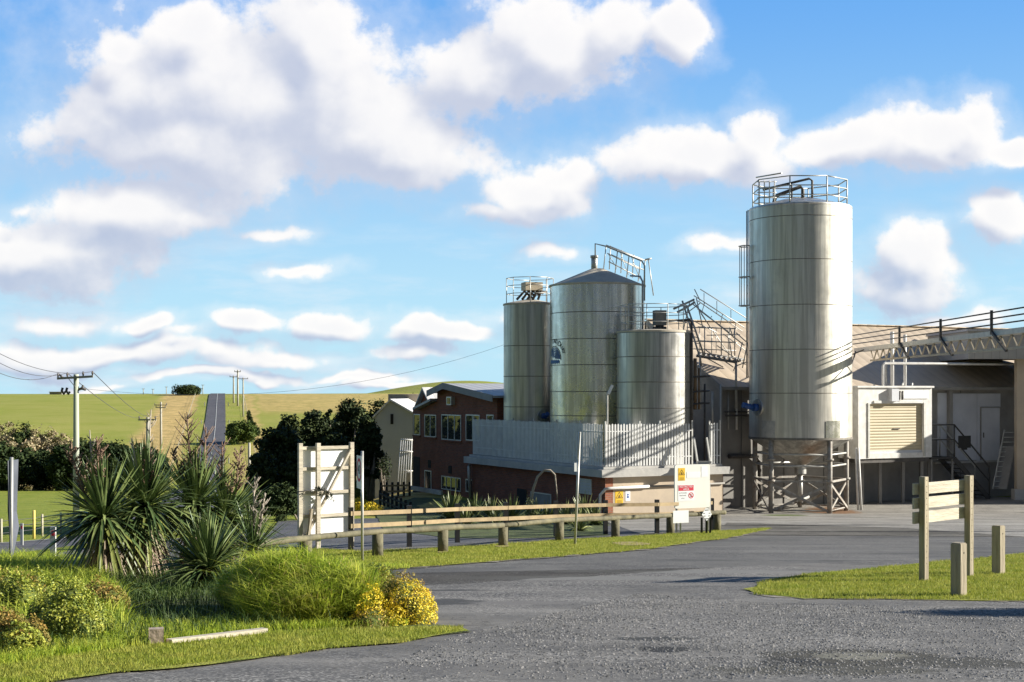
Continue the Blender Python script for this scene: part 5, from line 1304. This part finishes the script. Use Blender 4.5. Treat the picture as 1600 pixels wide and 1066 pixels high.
# guide posts and small farm posts
GP = mat('guide_post_white', (.8, .8, .76), (.7, .7, .66), 2., .5)
def gpost(x_, y_, lab, h=1.0, w=.1, grp='guide posts along the road'):
    z = Hf(x_, y_); t = thing('guide_post', lab, 'guide post', (x_, y_, z), 0, grp)
    mb = MB(); mb.box((0, 0, h/2-.1), (w, w*.35, h+.2)); mb.build('post', GP, t, local=True)
    mb = MB(); mb.box((0, -w*.2, h-.16), (w*.5, .012, .12)); mb.build('reflector', REDP, t, local=True); return t
p = G(83, 871); gpost(p.x, p.y, 'white guide post nearest the camera, left of the yuccas', (871-823)/F*p.y, .13)
p = G(34, 854); gpost(p.x, p.y, 'white guide post on the far side of the road bend at the left', (854-818)/F*p.y, .11)
sides = []
for k, yy_ in enumerate((545, 470, 405, 350)):
    cx = float(np.interp(yy_, RC[:, 1], RC[:, 0]))
    for s_, nm in ((-4.6, 'left'), (4.6, 'right')):
        order = ['topmost', 'second from the crest', 'third from the crest', 'lowest'][k]
        gpost(cx+s_*1.0, yy_, f'white guide post on the {nm} side of the far road, {order}', 1.5, .28)
FP = mat('farm_post_timber', (.55, .50, .36), (.45, .42, .3), 3.)
ff = thing('farm_fence', 'thin wire farm fence with small posts across the green paddock at the left', 'fence', W(40, 850, 60))
fpts = [G(px, row) for px, row in ((-20, 850), (2, 849), (22, 846), (53, 842), (66, 838), (95, 834))]
for i, p in enumerate(fpts):
    mb = MB(); mb.cyl((p.x, p.y), .05 if i != 3 else .065, p.z-.2, p.z+(1.0 if i != 3 else 1.25), 8); mb.build('post', FP if i != 3 else mat('yellow_post', (.7, .55, .15)), ff)
for h in (.4, .65, .9):
    mb = MB()
    for p, q in zip(fpts[:-1], fpts[1:]): mb.tube([p+Vector((0, 0, h)), q+Vector((0, 0, h))], .012, 4, False)
    mb.build('wire', WIRE, ff)
# long wire fences beside the far road
for side, lab in ((-9.5, 'wire fence left of the far road climbing through dry grass'), (11.4, 'wire fence right of the far road climbing to the crest')):
    f0 = None; t = None; mw_ = MB(); prev = None
    for yy_ in np.arange(330, 620, 7.):
        x_ = -.2035*yy_-3.6+side; z = Hf(x_, yy_)
        if t is None: t = thing('wire_fence', lab, 'fence', (x_, yy_, z))
        MB().cyl((x_, yy_), .07, z-.1, z+1.1, 5).build('post', FP, t)
        if prev: [mw_.tube([prev+Vector((0, 0, h)), Vector((x_, yy_, z+h))], .02, 3, False) for h in (.5, .95)]
        prev = Vector((x_, yy_, z))
    mw_.build('wire', WIRE, t)
p = W(86, 617, 640); t = thing('farm_shed', 'low farm building on the left skyline', 'shed', (p.x, p.y, Hf(p.x, p.y)))
mb = MB(); z = Hf(p.x, p.y); mb.b2((p.x-2.5, p.y, z-1), (p.x+3., p.y+6, z+.95)); mb.build('wall', GREYW, t)
mb = MB(); mb.b2((p.x-2.7, p.y-.3, z+.95), (p.x+3.2, p.y+6.2, z+1.25)); mb.build('roof', GREYW, t)
p = W(366, 745, 300)
# ================================================================== PLANTS
YU = mat('yucca_leaf', (.06, .11, .035), (.18, .23, .08), 3., .38, island=.45, spec=.5)
YU2 = mat('yucca_leaf_yellowing', (.10, .13, .03), (.20, .22, .06), 3., .4, island=.4, spec=.5)
DEADL = mat('dead_leaf', (.50, .42, .31), (.30, .22, .14), 6., .9, island=.5)
STALK = mat('dead_flower_stalk', (.16, .09, .06), (.27, .19, .13), 5., .9)
STALKP = mat('pale_dead_stalk', (.42, .37, .30), (.33, .28, .22), 5., .9)
BARK = mat('pale_bark', (.26, .22, .18), (.15, .13, .10), 3., .9, bump=.3)
def blade_fan(c, n, L, w, elo, ehi, droop, seed, seg=4, azr=None, fold=.25):
    g = np.random.default_rng(seed)
    az = g.random(n)*2*np.pi if azr is None else azr[0]+g.random(n)*(azr[1]-azr[0])
    el = np.radians(elo+(ehi-elo)*g.random(n)); l = L*(.75+.35*g.random(n))
    d = np.stack([np.cos(az)*np.cos(el), np.sin(az)*np.cos(el), np.sin(el)], 1)
    sd = np.stack([-np.sin(az), np.cos(az), np.zeros(n)], 1); sd += g.normal(size=(n, 3))*.25; sd /= np.linalg.norm(sd, axis=1)[:, None]
    prof = [.55, 1., .9, .6, .04][:seg+1] if seg == 4 else [.7, 1, .05]
    dr = droop*(.5+.9*g.random(n))*np.cos(el)
    rows = []
    for k in range(seg+1):
        t = k/seg; p = np.array(c)+d*(l*t+.04)[:, None]; p[:, 2] -= dr*l*t*t
        nrm = np.cross(d, sd); h = w*prof[k]*.5
        rows += [p-sd*h+nrm*h*fold, p-nrm*h*fold*.5, p+sd*h+nrm*h*fold]
    V = np.stack(rows, 1).reshape(-1, 3); m_ = 3*(seg+1); Fl = []
    for k in range(seg):
        a = 3*k; Fl += [[a, a+1, a+4, a+3], [a+1, a+2, a+5, a+4]]
    return V, (np.arange(n)[:, None, None]*m_+np.array(Fl)[None]).reshape(-1, 4)
def cat(parts):
    Vs, Fs, o = [], [], 0
    for V, Fq in parts: Vs.append(V); Fs.append(Fq+o); o += len(V)
    return np.concatenate(Vs), np.concatenate(Fs)
def stalk(parent, p, q, n, L, m, seed, pods=True, r=.027):
    g = random.Random(seed); mb = MB(); p = Vector(p); q = Vector(q)
    mid = p.lerp(q, .5)+Vector((g.uniform(-.04, .04), 0, 0)); mb.tube([p, mid, q], [r, r*.8, r*.35], 6)
    for k in range(n):
        t = .28+.68*k/n; b = p.lerp(mid, t*2) if t < .5 else mid.lerp(q, t*2-1)
        a = g.uniform(0, 6.28); l = L*(1.15-t*.75)*g.uniform(.5, 1.15)
        d = Vector((math.cos(a)*.75, math.sin(a)*.75, .8)).normalized()
        e = b+d*l; mm = b+d*l*.5+Vector((0, 0, -.02)); mb.tube([b, mm, e], [r*.4, r*.34, r*.2], 4)
        for j in range(7 if pods else 3):
            s = b.lerp(e, .25+.11*j); dd_ = Vector((g.uniform(-1, 1), g.uniform(-1, 1), g.uniform(-.2, 1))).normalized()*l*(.16 if not pods else .1)
            mb.tube([s, s+dd_], [r*.25, r*(.75 if pods else .15)], 4)
    return mb.build('flower_stalk', m, parent)
def yucca(px, Y, row, L, n, lab, seed, skirt=0, stalks=(), yell=.25, w=.068):
    L *= 1.12; n = int(n*1.3)
    x_ = (px-800)/F*Y; g0 = Hf(x_, Y); hz = ZR(row, Y); c = (x_, Y, hz)
    t = thing('yucca', lab, 'yucca', (x_, Y, g0))
    mb = MB(); mb.tube([(x_, Y, g0-.1), (x_+.03, Y, (g0+hz)/2), c], [.13, .11, .09], 10); mb.build('trunk', BARK, t)
    a = blade_fan(c, int(n*.45), L, w, 35, 88, .12, seed); b = blade_fan(c, int(n*.5), L*1.05, w, -12, 42, .38, seed+1)
    V, Fq = cat([a, b]); npmesh('leaves', V, Fq, YU, t)
    V, Fq = blade_fan((x_, Y, hz-.06), int(n*yell), L*.9, w, -50, 12, .6, seed+2); npmesh('lower_leaves', V, Fq, YU2, t)
    if skirt:
        P = [blade_fan((x_, Y, hz-.12-.13*k), skirt//5, L*.66, w*.55, -84, -40, .5, seed+5+k, 2) for k in range(5)]
        V, Fq = cat(P); npmesh('dead_leaf_skirt', V, Fq, DEADL, t)
    for i, (tx, tr, nb, LL, m, pods) in enumerate(stalks): stalk(t, (x_+(tx-px)/F*Y*.35, Y, hz), W(tx, tr, Y), int(nb*1.5), LL*1.2, m, seed*7+i, pods)
    return t
yucca(162, 26.5, 812, 1.12, 190, 'yucca with reddish dead flower stalks, farthest left in the garden bed', 21, 260, [(108, 698, 22, .42, STALK, True), (151, 682, 18, .45, STALK, True), (140, 672, 8, .3, STALKP, False)])
yucca(228, 27.2, 792, 1.2, 190, 'yucca with a pale shaggy skirt of dead leaves, in front of the grey pole', 31, 620, [(205, 684, 12, .22, STALKP, False), (236, 640, 12, .3, STALKP, False), (229, 700, 20, .3, STALK, True)])
yucca(306, 28.2, 792, 1.1, 170, 'yucca crowded with branching dead stalks, behind the low front yucca', 41, 260, [(292, 644, 26, .5, STALK, False), (268, 700, 16, .3, STALK, True), (322, 668, 22, .5, STALK, False)])
yucca(352, 28.6, 812, 1.05, 150, 'yucca half hidden behind the front yucca, towards the billboard', 51, 80, [(347, 690, 22, .45, STALK, False), (376, 700, 20, .35, STALK, True)])
yucca(325, 24.6, 892, 1.0, 210, 'low yucca in front, nearest the edging beam', 61, 60, [], .75, .06)
yucca(395, 27.4, 862, .95, 130, 'slim leaved yucca at the right end of the clump beside the tall grass mound', 71, 40, [(398, 745, 16, .3, STALKP, False), (414, 770, 14, .3, STALKP, False)], .2, .035)

SHG = mat('shrub_leaf_green', (.19, .25, .02), (.40, .42, .06), 3., .6, island=.4, trans=.2)
SHO = mat('shrub_leaf_ochre', (.40, .27, .06), (.22, .22, .04), 3., .7, island=.4, trans=.2)
SHY = mat('yellow_flowers', (.85, .64, .02), (.70, .58, .04), 3., .6, island=.25, trans=.2)
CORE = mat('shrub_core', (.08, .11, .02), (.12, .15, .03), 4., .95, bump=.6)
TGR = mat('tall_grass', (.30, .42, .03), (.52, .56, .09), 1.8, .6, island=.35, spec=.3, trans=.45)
DGR = mat('shade_tinted_grass', (.04, .075, .012), (.08, .125, .025), 1.8, .6, island=.4, spec=.3, trans=.2)  # leaf green darkened to paint in the shade under the yuccas
HAY = mat('straw', (.58, .46, .18), (.46, .36, .14), 2., .8, island=.3, trans=.25)
def lump(e, sub=3, amp=.12, k=.82, seed=0):
    bm = bmesh.new(); bmesh.ops.create_icosphere(bm, subdivisions=sub, radius=1); V = []
    for v in bm.verts:
        d = v.co; f = 1+amp*math.sin(d.x*4+seed)*math.sin(d.y*5+seed*2)*math.sin(d.z*4+1)+amp*.5*math.sin(9*d.x+seed)*math.sin(8*d.z)
        V.append((e[0]+d.x*e[3]*k*f, e[1]+d.y*e[4]*k*f, e[2]+d.z*e[5]*k*f))
    Fq = [tuple(v.index for v in f.verts) for f in bm.faces]; bm.free(); return V, Fq
def shrub(name, lab, ells, n, size, m, seed, extra=None, kind=None, up=.3, catg='shrub', group=None, asp=.55):
    e0 = ells[0]; gz = Hf(e0[0], e0[1]); t = thing(name, lab, catg, (e0[0], e0[1], gz), 0, group)
    mb = MB()
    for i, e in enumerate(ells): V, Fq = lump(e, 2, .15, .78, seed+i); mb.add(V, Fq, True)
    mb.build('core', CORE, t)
    V, Fq = leafcloud(n, ells, size, up, .72, asp, seed); k = V.reshape(-1, 4, 3)[:, 0, 2] > gz-.05
    Fq = Fq[k]; npmesh('foliage', V, Fq, m, t)
    if extra:
        for (nm, e2, n2, s2, m2) in extra:
            V, Fq = leafcloud(n2, e2, s2, .3, .85, .7, seed+50); npmesh(nm, V, Fq, m2, t)
    return t
def el(px, Y, row, rpx, hm, dy=None):
    """ellipsoid centred at px, depth Y, top at row"""
    x_ = (px-800)/F*Y; r = rpx/F*Y; g0 = Hf(x_, Y); zt_ = ZR(row, Y); rz = (zt_-g0)*.5+.12
    return (x_, Y, zt_-rz, r, dy or r, rz)
shrub('shrub', 'round green shrub with yellowish tips in the left foreground', [el(112, 17.2, 906, 40, 0), el(75, 17.6, 925, 34, 0), el(142, 17.3, 926, 30, 0), el(95, 16.9, 940, 44, 0), el(128, 16.8, 948, 34, 0), el(160, 17.6, 950, 20, 0)], 22000, .035, SHG, 3)
shrub('shrub', 'ochre brown low shrub at the bottom left corner', [el(18, 15.9, 955, 36, 0), el(-20, 16.1, 940, 40, 0), el(52, 16, 965, 26, 0), el(70, 15.8, 990, 16, 0)], 12000, .034, SHO, 5, [('green_leaves', [el(30, 15.7, 975, 42, 0)], 3500, .035, SHG)])
shrub('shrub', 'olive shrub at the left edge behind the round green shrub', [el(10, 20., 890, 44, 0), el(55, 20.3, 892, 34, 0), el(-40, 20, 880, 50, 0), el(88, 20.6, 900, 28, 0), el(120, 21, 905, 24, 0), el(30, 19.5, 900, 40, 0)], 19000, .042, SHG, 7, [('flowers', [el(20, 19.8, 888, 55, 0)], 1200, .03, SHO)])
shrub('shrub', 'reddish brown twiggy shrub between the round green shrub and the yuccas', [el(172, 19.6, 912, 32, 0), el(150, 20, 905, 26, 0)], 6000, .035, SHO, 9)
shrub('flowering_shrub', 'yellow flowering shrub at the right end of the garden bed, by the gravel', [el(626, 19.3, 892, 48, 0, .55), el(652, 19.0, 920, 28, 0, .5), el(600, 19.4, 896, 40, 0, .6), el(580, 18.6, 945, 40, 0, .5), el(575, 19.8, 893, 30, 0, .6)], 15000, .03, SHO, 11,
      [('yellow_flowers', [el(640, 19.0, 908, 40, 0, .5), el(662, 18.9, 930, 22, 0, .4), el(612, 18.7, 945, 36, 0, .4), el(580, 18.75, 915, 26, 0, .4), el(560, 18.6, 955, 22, 0, .3), el(520, 19.8, 886, 20, 0, .5)], 15000, .026, SHY), ('green_leaves', [el(590, 19.7, 888, 36, 0, .6)], 7000, .04, SHG)])
# tall grass mound
def mound(lab, ells, n, h, w_, m, seed, n2=0, top=True):
    e0 = ells[0]; gz = Hf(e0[0], e0[1]); t = thing('grass_mound', lab, 'grass clump', (e0[0], e0[1], gz))
    mb = MB()
    for i, e in enumerate(ells): V, Fq = lump(e, 3, .15, .86, seed+i); mb.add(V, Fq, True)
    mb.build('core', CORE, t)
    g = np.random.default_rng(seed); E = np.array(ells); ar = E[:, 3]*E[:, 5]; idx = g.choice(len(E), n, p=ar/ar.sum()); e = E[idx]
    d = g.normal(size=(n, 3)); d[:, 2] = np.abs(d[:, 2])*.9-.25; d /= np.linalg.norm(d, axis=1)[:, None]
    P = e[:, :3]+d*e[:, 3:]*.86; P = P[P[:, 2] > gz-.05]
    V, Fq = blades(P, h, w_, 1.0, .5, seed); k = g.choice(len(P), 3500); tf_ = k[np.sin(P[k, 0]*7)*np.sin(P[k, 1]*6+P[k, 2]*5) > .1]; V2, F2 = blades(P[tf_], h*1.7, w_, .9, .7, seed+9); V, Fq = cat([(V, Fq), (V2, F2)]); npmesh('blades', V, Fq, m, t)
    if n2:
        k = g.choice(len(P), n2); V, Fq = blades(P[k], h*1.05, w_*.9, 1.1, .6, seed+1); npmesh('dry_blades', V, Fq, HAY, t)
    return t
mound('large mound of long lime green grass at the middle front of the garden bed', [el(460, 19.9, 878, 66, 0, .9), el(520, 19.6, 892, 56, 0, .9), el(415, 20.4, 880, 44, 0, .8), el(490, 18.9, 925, 66, 0, .5), el(556, 19.2, 905, 46, 0, .6), el(405, 19.4, 920, 34, 0, .6), el(440, 18.8, 945, 44, 0, .4), el(375, 20.8, 905, 30, 0, .5)], 52000, .27, .013, TGR, 5, 3500)
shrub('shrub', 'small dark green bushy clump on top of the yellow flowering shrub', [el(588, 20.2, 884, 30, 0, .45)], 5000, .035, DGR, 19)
# bed ground cover: long grass coloured dark for the shade and rough lighter grass in front
def gcover(name, poly, n, h, w_, m, seed, lab, seg=2):
    X_, Y_ = scatter(poly, n, None, seed); P = np.stack([X_, Y_, H(X_, Y_)+.03], 1)
    V, Fq = blades(P, h, w_, .9, .4, seed, seg); return tag(npmesh(name, V, Fq, m), kind='stuff', label=lab)
BEDP = [g2(-10, 1040), g2(150, 1020), g2(262, 1008), g2(420, 990), g2(640, 980), g2(610, 905), g2(420, 885), g2(90, 878), (-12, 28), (-13, 18)]
gcover('long_grass', BEDP, 20000, .26, .011, DGR, 7, 'long grass under the yuccas, coloured dark for their shade')
X1 = [g2(-10, 1000), g2(60, 985), g2(150, 985), g2(200, 1000), g2(190, 940), g2(150, 890), g2(60, 880), g2(-10, 880)]
gcover('weedy_grass', X1, 9000, .34, .012, TGR, 17, 'tall light green weeds between the shrubs at the left')
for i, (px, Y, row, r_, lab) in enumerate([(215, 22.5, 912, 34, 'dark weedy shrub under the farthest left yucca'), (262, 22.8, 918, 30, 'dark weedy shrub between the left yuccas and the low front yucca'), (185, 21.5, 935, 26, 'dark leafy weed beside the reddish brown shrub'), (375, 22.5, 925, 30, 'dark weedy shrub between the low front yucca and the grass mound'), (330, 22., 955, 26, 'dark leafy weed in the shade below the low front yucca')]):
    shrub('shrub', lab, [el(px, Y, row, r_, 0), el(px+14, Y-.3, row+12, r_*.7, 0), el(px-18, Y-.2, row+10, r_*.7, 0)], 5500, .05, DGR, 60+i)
gcover('rough_grass', [g2(-10, 1050), g2(150, 1026), g2(262, 1010), g2(420, 991), g2(640, 983), g2(600, 965), g2(400, 975), g2(260, 985), g2(160, 960), g2(60, 985), g2(-10, 1000)], 15000, .13, .009, TGR, 8, 'rough lime green grass along the front of the garden bed')
gcover('verge_grass', [g2(380, 905), g2(480, 902), g2(600, 893), g2(640, 891), g2(640, 886), g2(560, 885), g2(380, 892)], 3500, .1, .01, TGR, 9, 'longer grass at the near edge of the verge')
# dry bare patches at the post feet
for i, (px, row, rx, ry) in enumerate(((986, 852, 30, 2.5), (692, 865, 10, 1.2), (786, 856, 12, 1.2))):
    p = G(px, row); sheet('bare_patch', [(p.x+rx/F*p.y*math.cos(a)*random.uniform(.8, 1.1), p.y+ry*.42*math.sin(a)*random.uniform(.8, 1.1)) for a in np.linspace(0, 6.28, 18)[:-1]], .05, mat('bare_soil', (.42, .30, .15), (.32, .26, .12), 3., .95) if 'bare_soil' not in MATS else MATS['bare_soil'])

# flax like plants along the brick wall
FLX = mat('flax_leaf', (.13, .17, .05), (.26, .28, .11), 3., .45, island=.4)
def flax_proto(lab, p, sc=1.):
    t = thing('flax_plant', lab, 'plant', p, 0, 'leafy plants along the brick wall')
    a = blade_fan((0, 0, 0), 46, 1.2, .10, 30, 85, .25, 5); b = blade_fan((0, 0, 0), 40, 1.1, .10, -5, 45, .7, 6); V, Fq = cat([a, b]); npmesh('leaves', V, Fq, FLX, t, local=True)
    V, Fq = blade_fan((0, 0, .05), 26, 1., .09, -10, 50, .8, 8); npmesh('dark_leaves', V, Fq, YU, t, local=True); return t
fl_pos = [(705, 812, 60, 1.1, 'pale spiky plant farthest left against the brick wall'), (742, 815, 60, .95, 'spiky plant second from the left along the brick wall'), (768, 818, 59, .9, 'spiky plant third from the left, before the dark doorway side'),
          (800, 822, 57, .95, 'spiky plant behind the rail fence, just left of the arched stem'), (835, 824, 56, .85, 'spiky plant at the foot of the arched stem'), (856, 826, 55, .8, 'spiky plant directly right of the arched stem'), (885, 828, 54, .85, 'spiky plant left of the leaning grey post'),
          (912, 812, 55, 1.1, 'tallest spiky plant, right of the leaning grey post'), (930, 826, 53, .8, 'last spiky plant on the right before the cream wall'), (728, 836, 52, .7, 'low dark spiky plant in front row behind the rail fence, left'), (775, 838, 51, .65, 'low spiky plant in front row behind the rail fence, middle'), (905, 838, 48, .7, 'low spiky plant in front row behind the rail fence, right')]
proto = None
for i, (px, row, Y, s, lab) in enumerate(fl_pos):
    x_ = (px-800)/F*Y; z = Hf(x_, Y); loc = (x_, Y, z)
    if proto is None: proto = flax_proto(lab, loc); proto.scale = (s, s, s)
    else: dup(proto, loc, i*1.3, lab, s)
sheet('planting_bed', [g2(600, 828), g2(700, 842), g2(800, 843), g2(950, 838), (4.0, 63), (-1., 75), (-5.6, 80), (-6.8, 70)], .03, SOIL, .05, 1.)
t = thing('arched_stem', 'bare stem bending over in an arch before the brick wall', 'stem', G(826, 838)); Y = 55
mb = MB(); mb.tube([W(*q, Y) for q in ((827, 815), (829, 790), (833, 765), (840, 745), (850, 735), (860, 735), (867, 742), (869, 760), (871, 783))], [.07, .06, .06, .055, .05, .045, .04, .03, .02], 6); mb.build('stem', STALKP, t)
V, Fq = leafcloud(700, [(W(828, 800, Y).x, Y, W(828, 800, Y).z, .22, .2, .7)], .08, .3, .2, .4, 3); npmesh('leaves', V, Fq, FLX, t)

# dark windblown trees left of the buildings
TLF = mat('dark_tree_leaf', (.018, .032, .011), (.048, .068, .02), .5, .7, island=.5, spec=.2)
TLF2 = mat('hedge_leaf', (.022, .042, .012), (.045, .065, .018), .25, .8, island=.45, spec=.2)
GREEN = mat('bright_tree_leaf', (.05, .085, .015), (.085, .12, .022), .4, .7, island=.4, spec=.2)
SCR = mat('grey_scrub_leaf', (.46, .38, .24), (.26, .23, .10), .2, .9, island=.4)
def tree(px, Y, top, wpx, lab, seed, n=9000, leaf=.17, m=TLF, cl=16, low=.3, hgt=None, trunks=3, group=None, catg='tree', zb=None, nm='tree', solid=True):
    g = random.Random(seed); x_ = (px-800)/F*Y; z0 = Hf(x_, Y) if zb is None else zb; zt_ = ZR(top, Y); rw = wpx/2/F*Y; hh = zt_-z0
    t = thing(nm, lab, catg, (x_, Y, z0), 0, group); E = []
    for k in range(cl):
        a = g.uniform(0, 6.28); u = g.uniform(0, 1)**.5; hx = math.cos(a)*u; hy = math.sin(a)*u
        ztop = z0+hh*(low+(1-low)*math.sqrt(max(0, 1-u*u*.85))*g.uniform(.72, 1.))
        r = rw*g.uniform(.22, .36); E.append((x_+hx*(rw-r*.6), Y+hy*(rw-r*.6), ztop-r*.5, r, r, r*g.uniform(.5, .75)))
        if g.random() < .8: E.append((x_+hx*(rw-r*.5)*.9, Y+hy*rw*.8-.2, z0+hh*g.uniform(low*.8, .75), r*.9, r*.9, r*.6))
    E = [tuple(e[:3])+(e[3]*1.22, e[4]*1.2, e[5]*1.25) for e in E]
    if solid: E += [(x_+rw*o, Y, z0+hh*(low+(1-low)*.5)-hh*.02, rw*.55, rw*.6, hh*(1-low)*.44) for o in (-.32, .0, .32)]
    mb = MB()
    for k in range(trunks):
        b = Vector((x_+g.uniform(-.25, .25)*rw, Y+g.uniform(-.2, .2), z0-.2)); 
        for j in range(3):
            e = g.choice(E); q = Vector(e[:3]); mid = b.lerp(q, .5)+Vector((g.uniform(-.3, .3)*rw*.3, g.uniform(-.3, .3), g.uniform(0, .3)))
            rr_ = max(.05, hh*.014); mb.tube([b, mid, q], [rr_*1.3, rr_, rr_*.4], 6)
    mb.build('trunk', BARK, t)
    V, Fq = leafcloud(n, E, leaf, .4, .45, .7, seed); npmesh('crown', V, Fq, m, t); return t
TR = [(440, 74, 655, 86, 'broad domed dark tree directly left of the billboard top'), (412, 70, 702, 56, 'lower dark tree at the far left foot of the dark grove'), (452, 76, 634, 50, 'dark tree with a round knob top above the broad dome'),
      (490, 80, 634, 56, 'dark tree behind the billboard with pale stems'), (512, 84, 626, 22, 'thin dark tree poking up between the two big crowns'), (548, 88, 612, 66, 'tallest dark tree of the grove, just left of the grey shed'), (590, 101, 614, 52, 'dark tree rising behind the roof of the grey shed'),
      (525, 78, 668, 60, 'dark tree filling the grove right behind the billboard'), (575, 84, 645, 44, 'open stemmed dark tree touching the grey shed wall'), (470, 70, 700, 60, 'low dark tree hidden behind the billboard')]
for i, (px, Y, top, w_, lab) in enumerate(TR): tree(px, Y, top, w_, lab, 100+i, 11000 if w_ > 40 else 4000, .17, TLF, 20, .34 if i in (5, 8, 3) else .12, trunks=6 if i in (3, 5, 8) else 3, solid=w_ > 24)
tree(600, 92, 700, 30, 'scrubby bare stemmed bush between the dark grove and the grey shed', 131, 900, .12, TLF, 8, .3, trunks=9)
tree(660, 112, 611, 60, 'dark tree top showing above the brick office gable', 132, 5000, .2, TLF, 12, .5)
for i, (px, Y, top, w_, lab) in enumerate([(440, 58, 752, 66, 'dark low shrub left of the billboard foot'), (405, 60, 765, 50, 'dark low shrub beside the last yucca'), (470, 60, 760, 40, 'dark low shrub behind the left post of the billboard')]): tree(px, Y, top, w_, lab, 140+i, 5000, .13, TLF2, 12, .1, catg='shrub', nm='shrub')
shrub('flowering_shrub', 'low mound of bright yellow flowers beside the ramp fence', [(W(574, 0, 66).x, 66, ZR(797, 66), .75, .6, .38), (W(560, 0, 66).x, 66.2, ZR(793, 66), .5, .5, .45)], 5000, .07, SHY, 33)
shrub('shrub', 'small green shrub behind the speed sign and the yellow flowers', [(W(556, 0, 68).x, 68, ZR(778, 68), .5, .6, .8)], 3000, .09, GREEN, 34)
# hedge of dark evergreens in the valley
HL = ['dark evergreen at the left edge of the valley row', 'dark evergreen of the valley row above the grey sign', 'blackish evergreen of the valley row, left of the near pole', 'ribbed dark evergreen just left of the near pole', 'dark evergreen directly behind the near pole',
      'dark evergreen right of the near pole with a flat top', 'evergreen of the valley row behind the reddish stalks', 'brighter green tree in the valley row', 'dark evergreen next to the grey pole', 'last dark evergreen at the right end of the valley row, sloping to the dry grass']
HP = [(-5, 690, 66), (32, 694, 56), (66, 704, 46), (98, 694, 46), (128, 684, 44), (154, 683, 46), (182, 686, 48), (205, 700, 34), (222, 690, 44), (243, 702, 38)]
for i, ((px, top, w_), lab) in enumerate(zip(HP, HL)): tree(px, 200+4*(i % 3), top, w_*1.3, lab, 200+i, 9000, .42, GREEN if i == 7 else TLF2, 24, .06, trunks=1, group='evergreens in the valley row')
SL_ = []
g = random.Random(9)
adj = ['brownish scrub bush', 'greyish scrub bush', 'olive scrub bush', 'straw coloured scrub bush']
sp = [(-8, 662, 34), (14, 668, 30), (36, 666, 34), (58, 672, 30), (80, 674, 30), (100, 681, 28), (4, 680, 36), (28, 684, 36), (52, 686, 34), (76, 688, 30), (98, 690, 26), (116, 689, 22), (16, 694, 34), (44, 696, 30)]
for i, (px, top, w_) in enumerate(sp): tree(px, 262-6*(i//6)*2, top-10, w_*1.25, 'brown and grey scrub bush on the slope above the valley row at the left', 300+i, 4200, .38, SCR if i not in (2, 7) else TLF2, 12, .05, trunks=3, group='scrub bushes on the left slope', catg='shrub', nm='scrub_bush', hgt=None)
tree(378, 400, 657, 52, 'round dark green tree at the right side of the far road', 401, 9000, .55, GREEN, 22, .12, trunks=1)
tree(293, 618, 600, 46, 'domed tree on the skyline left of the road crest', 402, 6000, .6, TLF2, 18, .05, trunks=1)
tree(415, 300, 742, 60, 'dark bush beside the bare pole right of the road', 403, 4000, .4, TLF2, 12, .05, trunks=1)
for i, (px, row, Y, w_) in enumerate([(389, 636, 480, 9), (391, 645, 465, 10), (396, 654, 440, 12), (402, 662, 420, 12)]):
    tree(px, Y, row+4, w_, 'small bush on the fence line right of the far road', 410+i, 700, .4, TLF2, 5, .05, trunks=1, group='fence line bushes right of the far road', catg='shrub', nm='bush')
# branch of dark leaves caught on the billboard
t = thing('climbing_sprig', 'dark leafy sprig hanging across the middle of the billboard back', 'sprig', BP(.1, .52, -.2))
mb = MB(); pts = [BP(u, v, -.22) for u, v in ((-.12, .50), (.1, .51), (.3, .525), (.48, .495), (.56, .45))]; mb.tube(pts, .015, 5); mb.build('twig', PIPE, t)
P = []
for k in range(16): c = BP(.22+.022*k, .52-.0015*k-(.0004*k*k), -.22); P.append(blade_fan(tuple(c), 7, .11, .03, -60, 80, .1, 700+k, 2))
V, Fq = cat(P); npmesh('leaves', V, Fq, mat('sprig_leaf', (.02, .03, .015), (.03, .045, .02)), t)
# unseen stand-in shrub added on the right to cast shade on the gravel
shrub('shade_shrub', 'added green shrub out of view on the right, casting shade on the gravel', [(9.7, 20.4, Hf(9.7, 20.4)+.75, .75, .7, .85)], 7000, .05, SHG, 55)
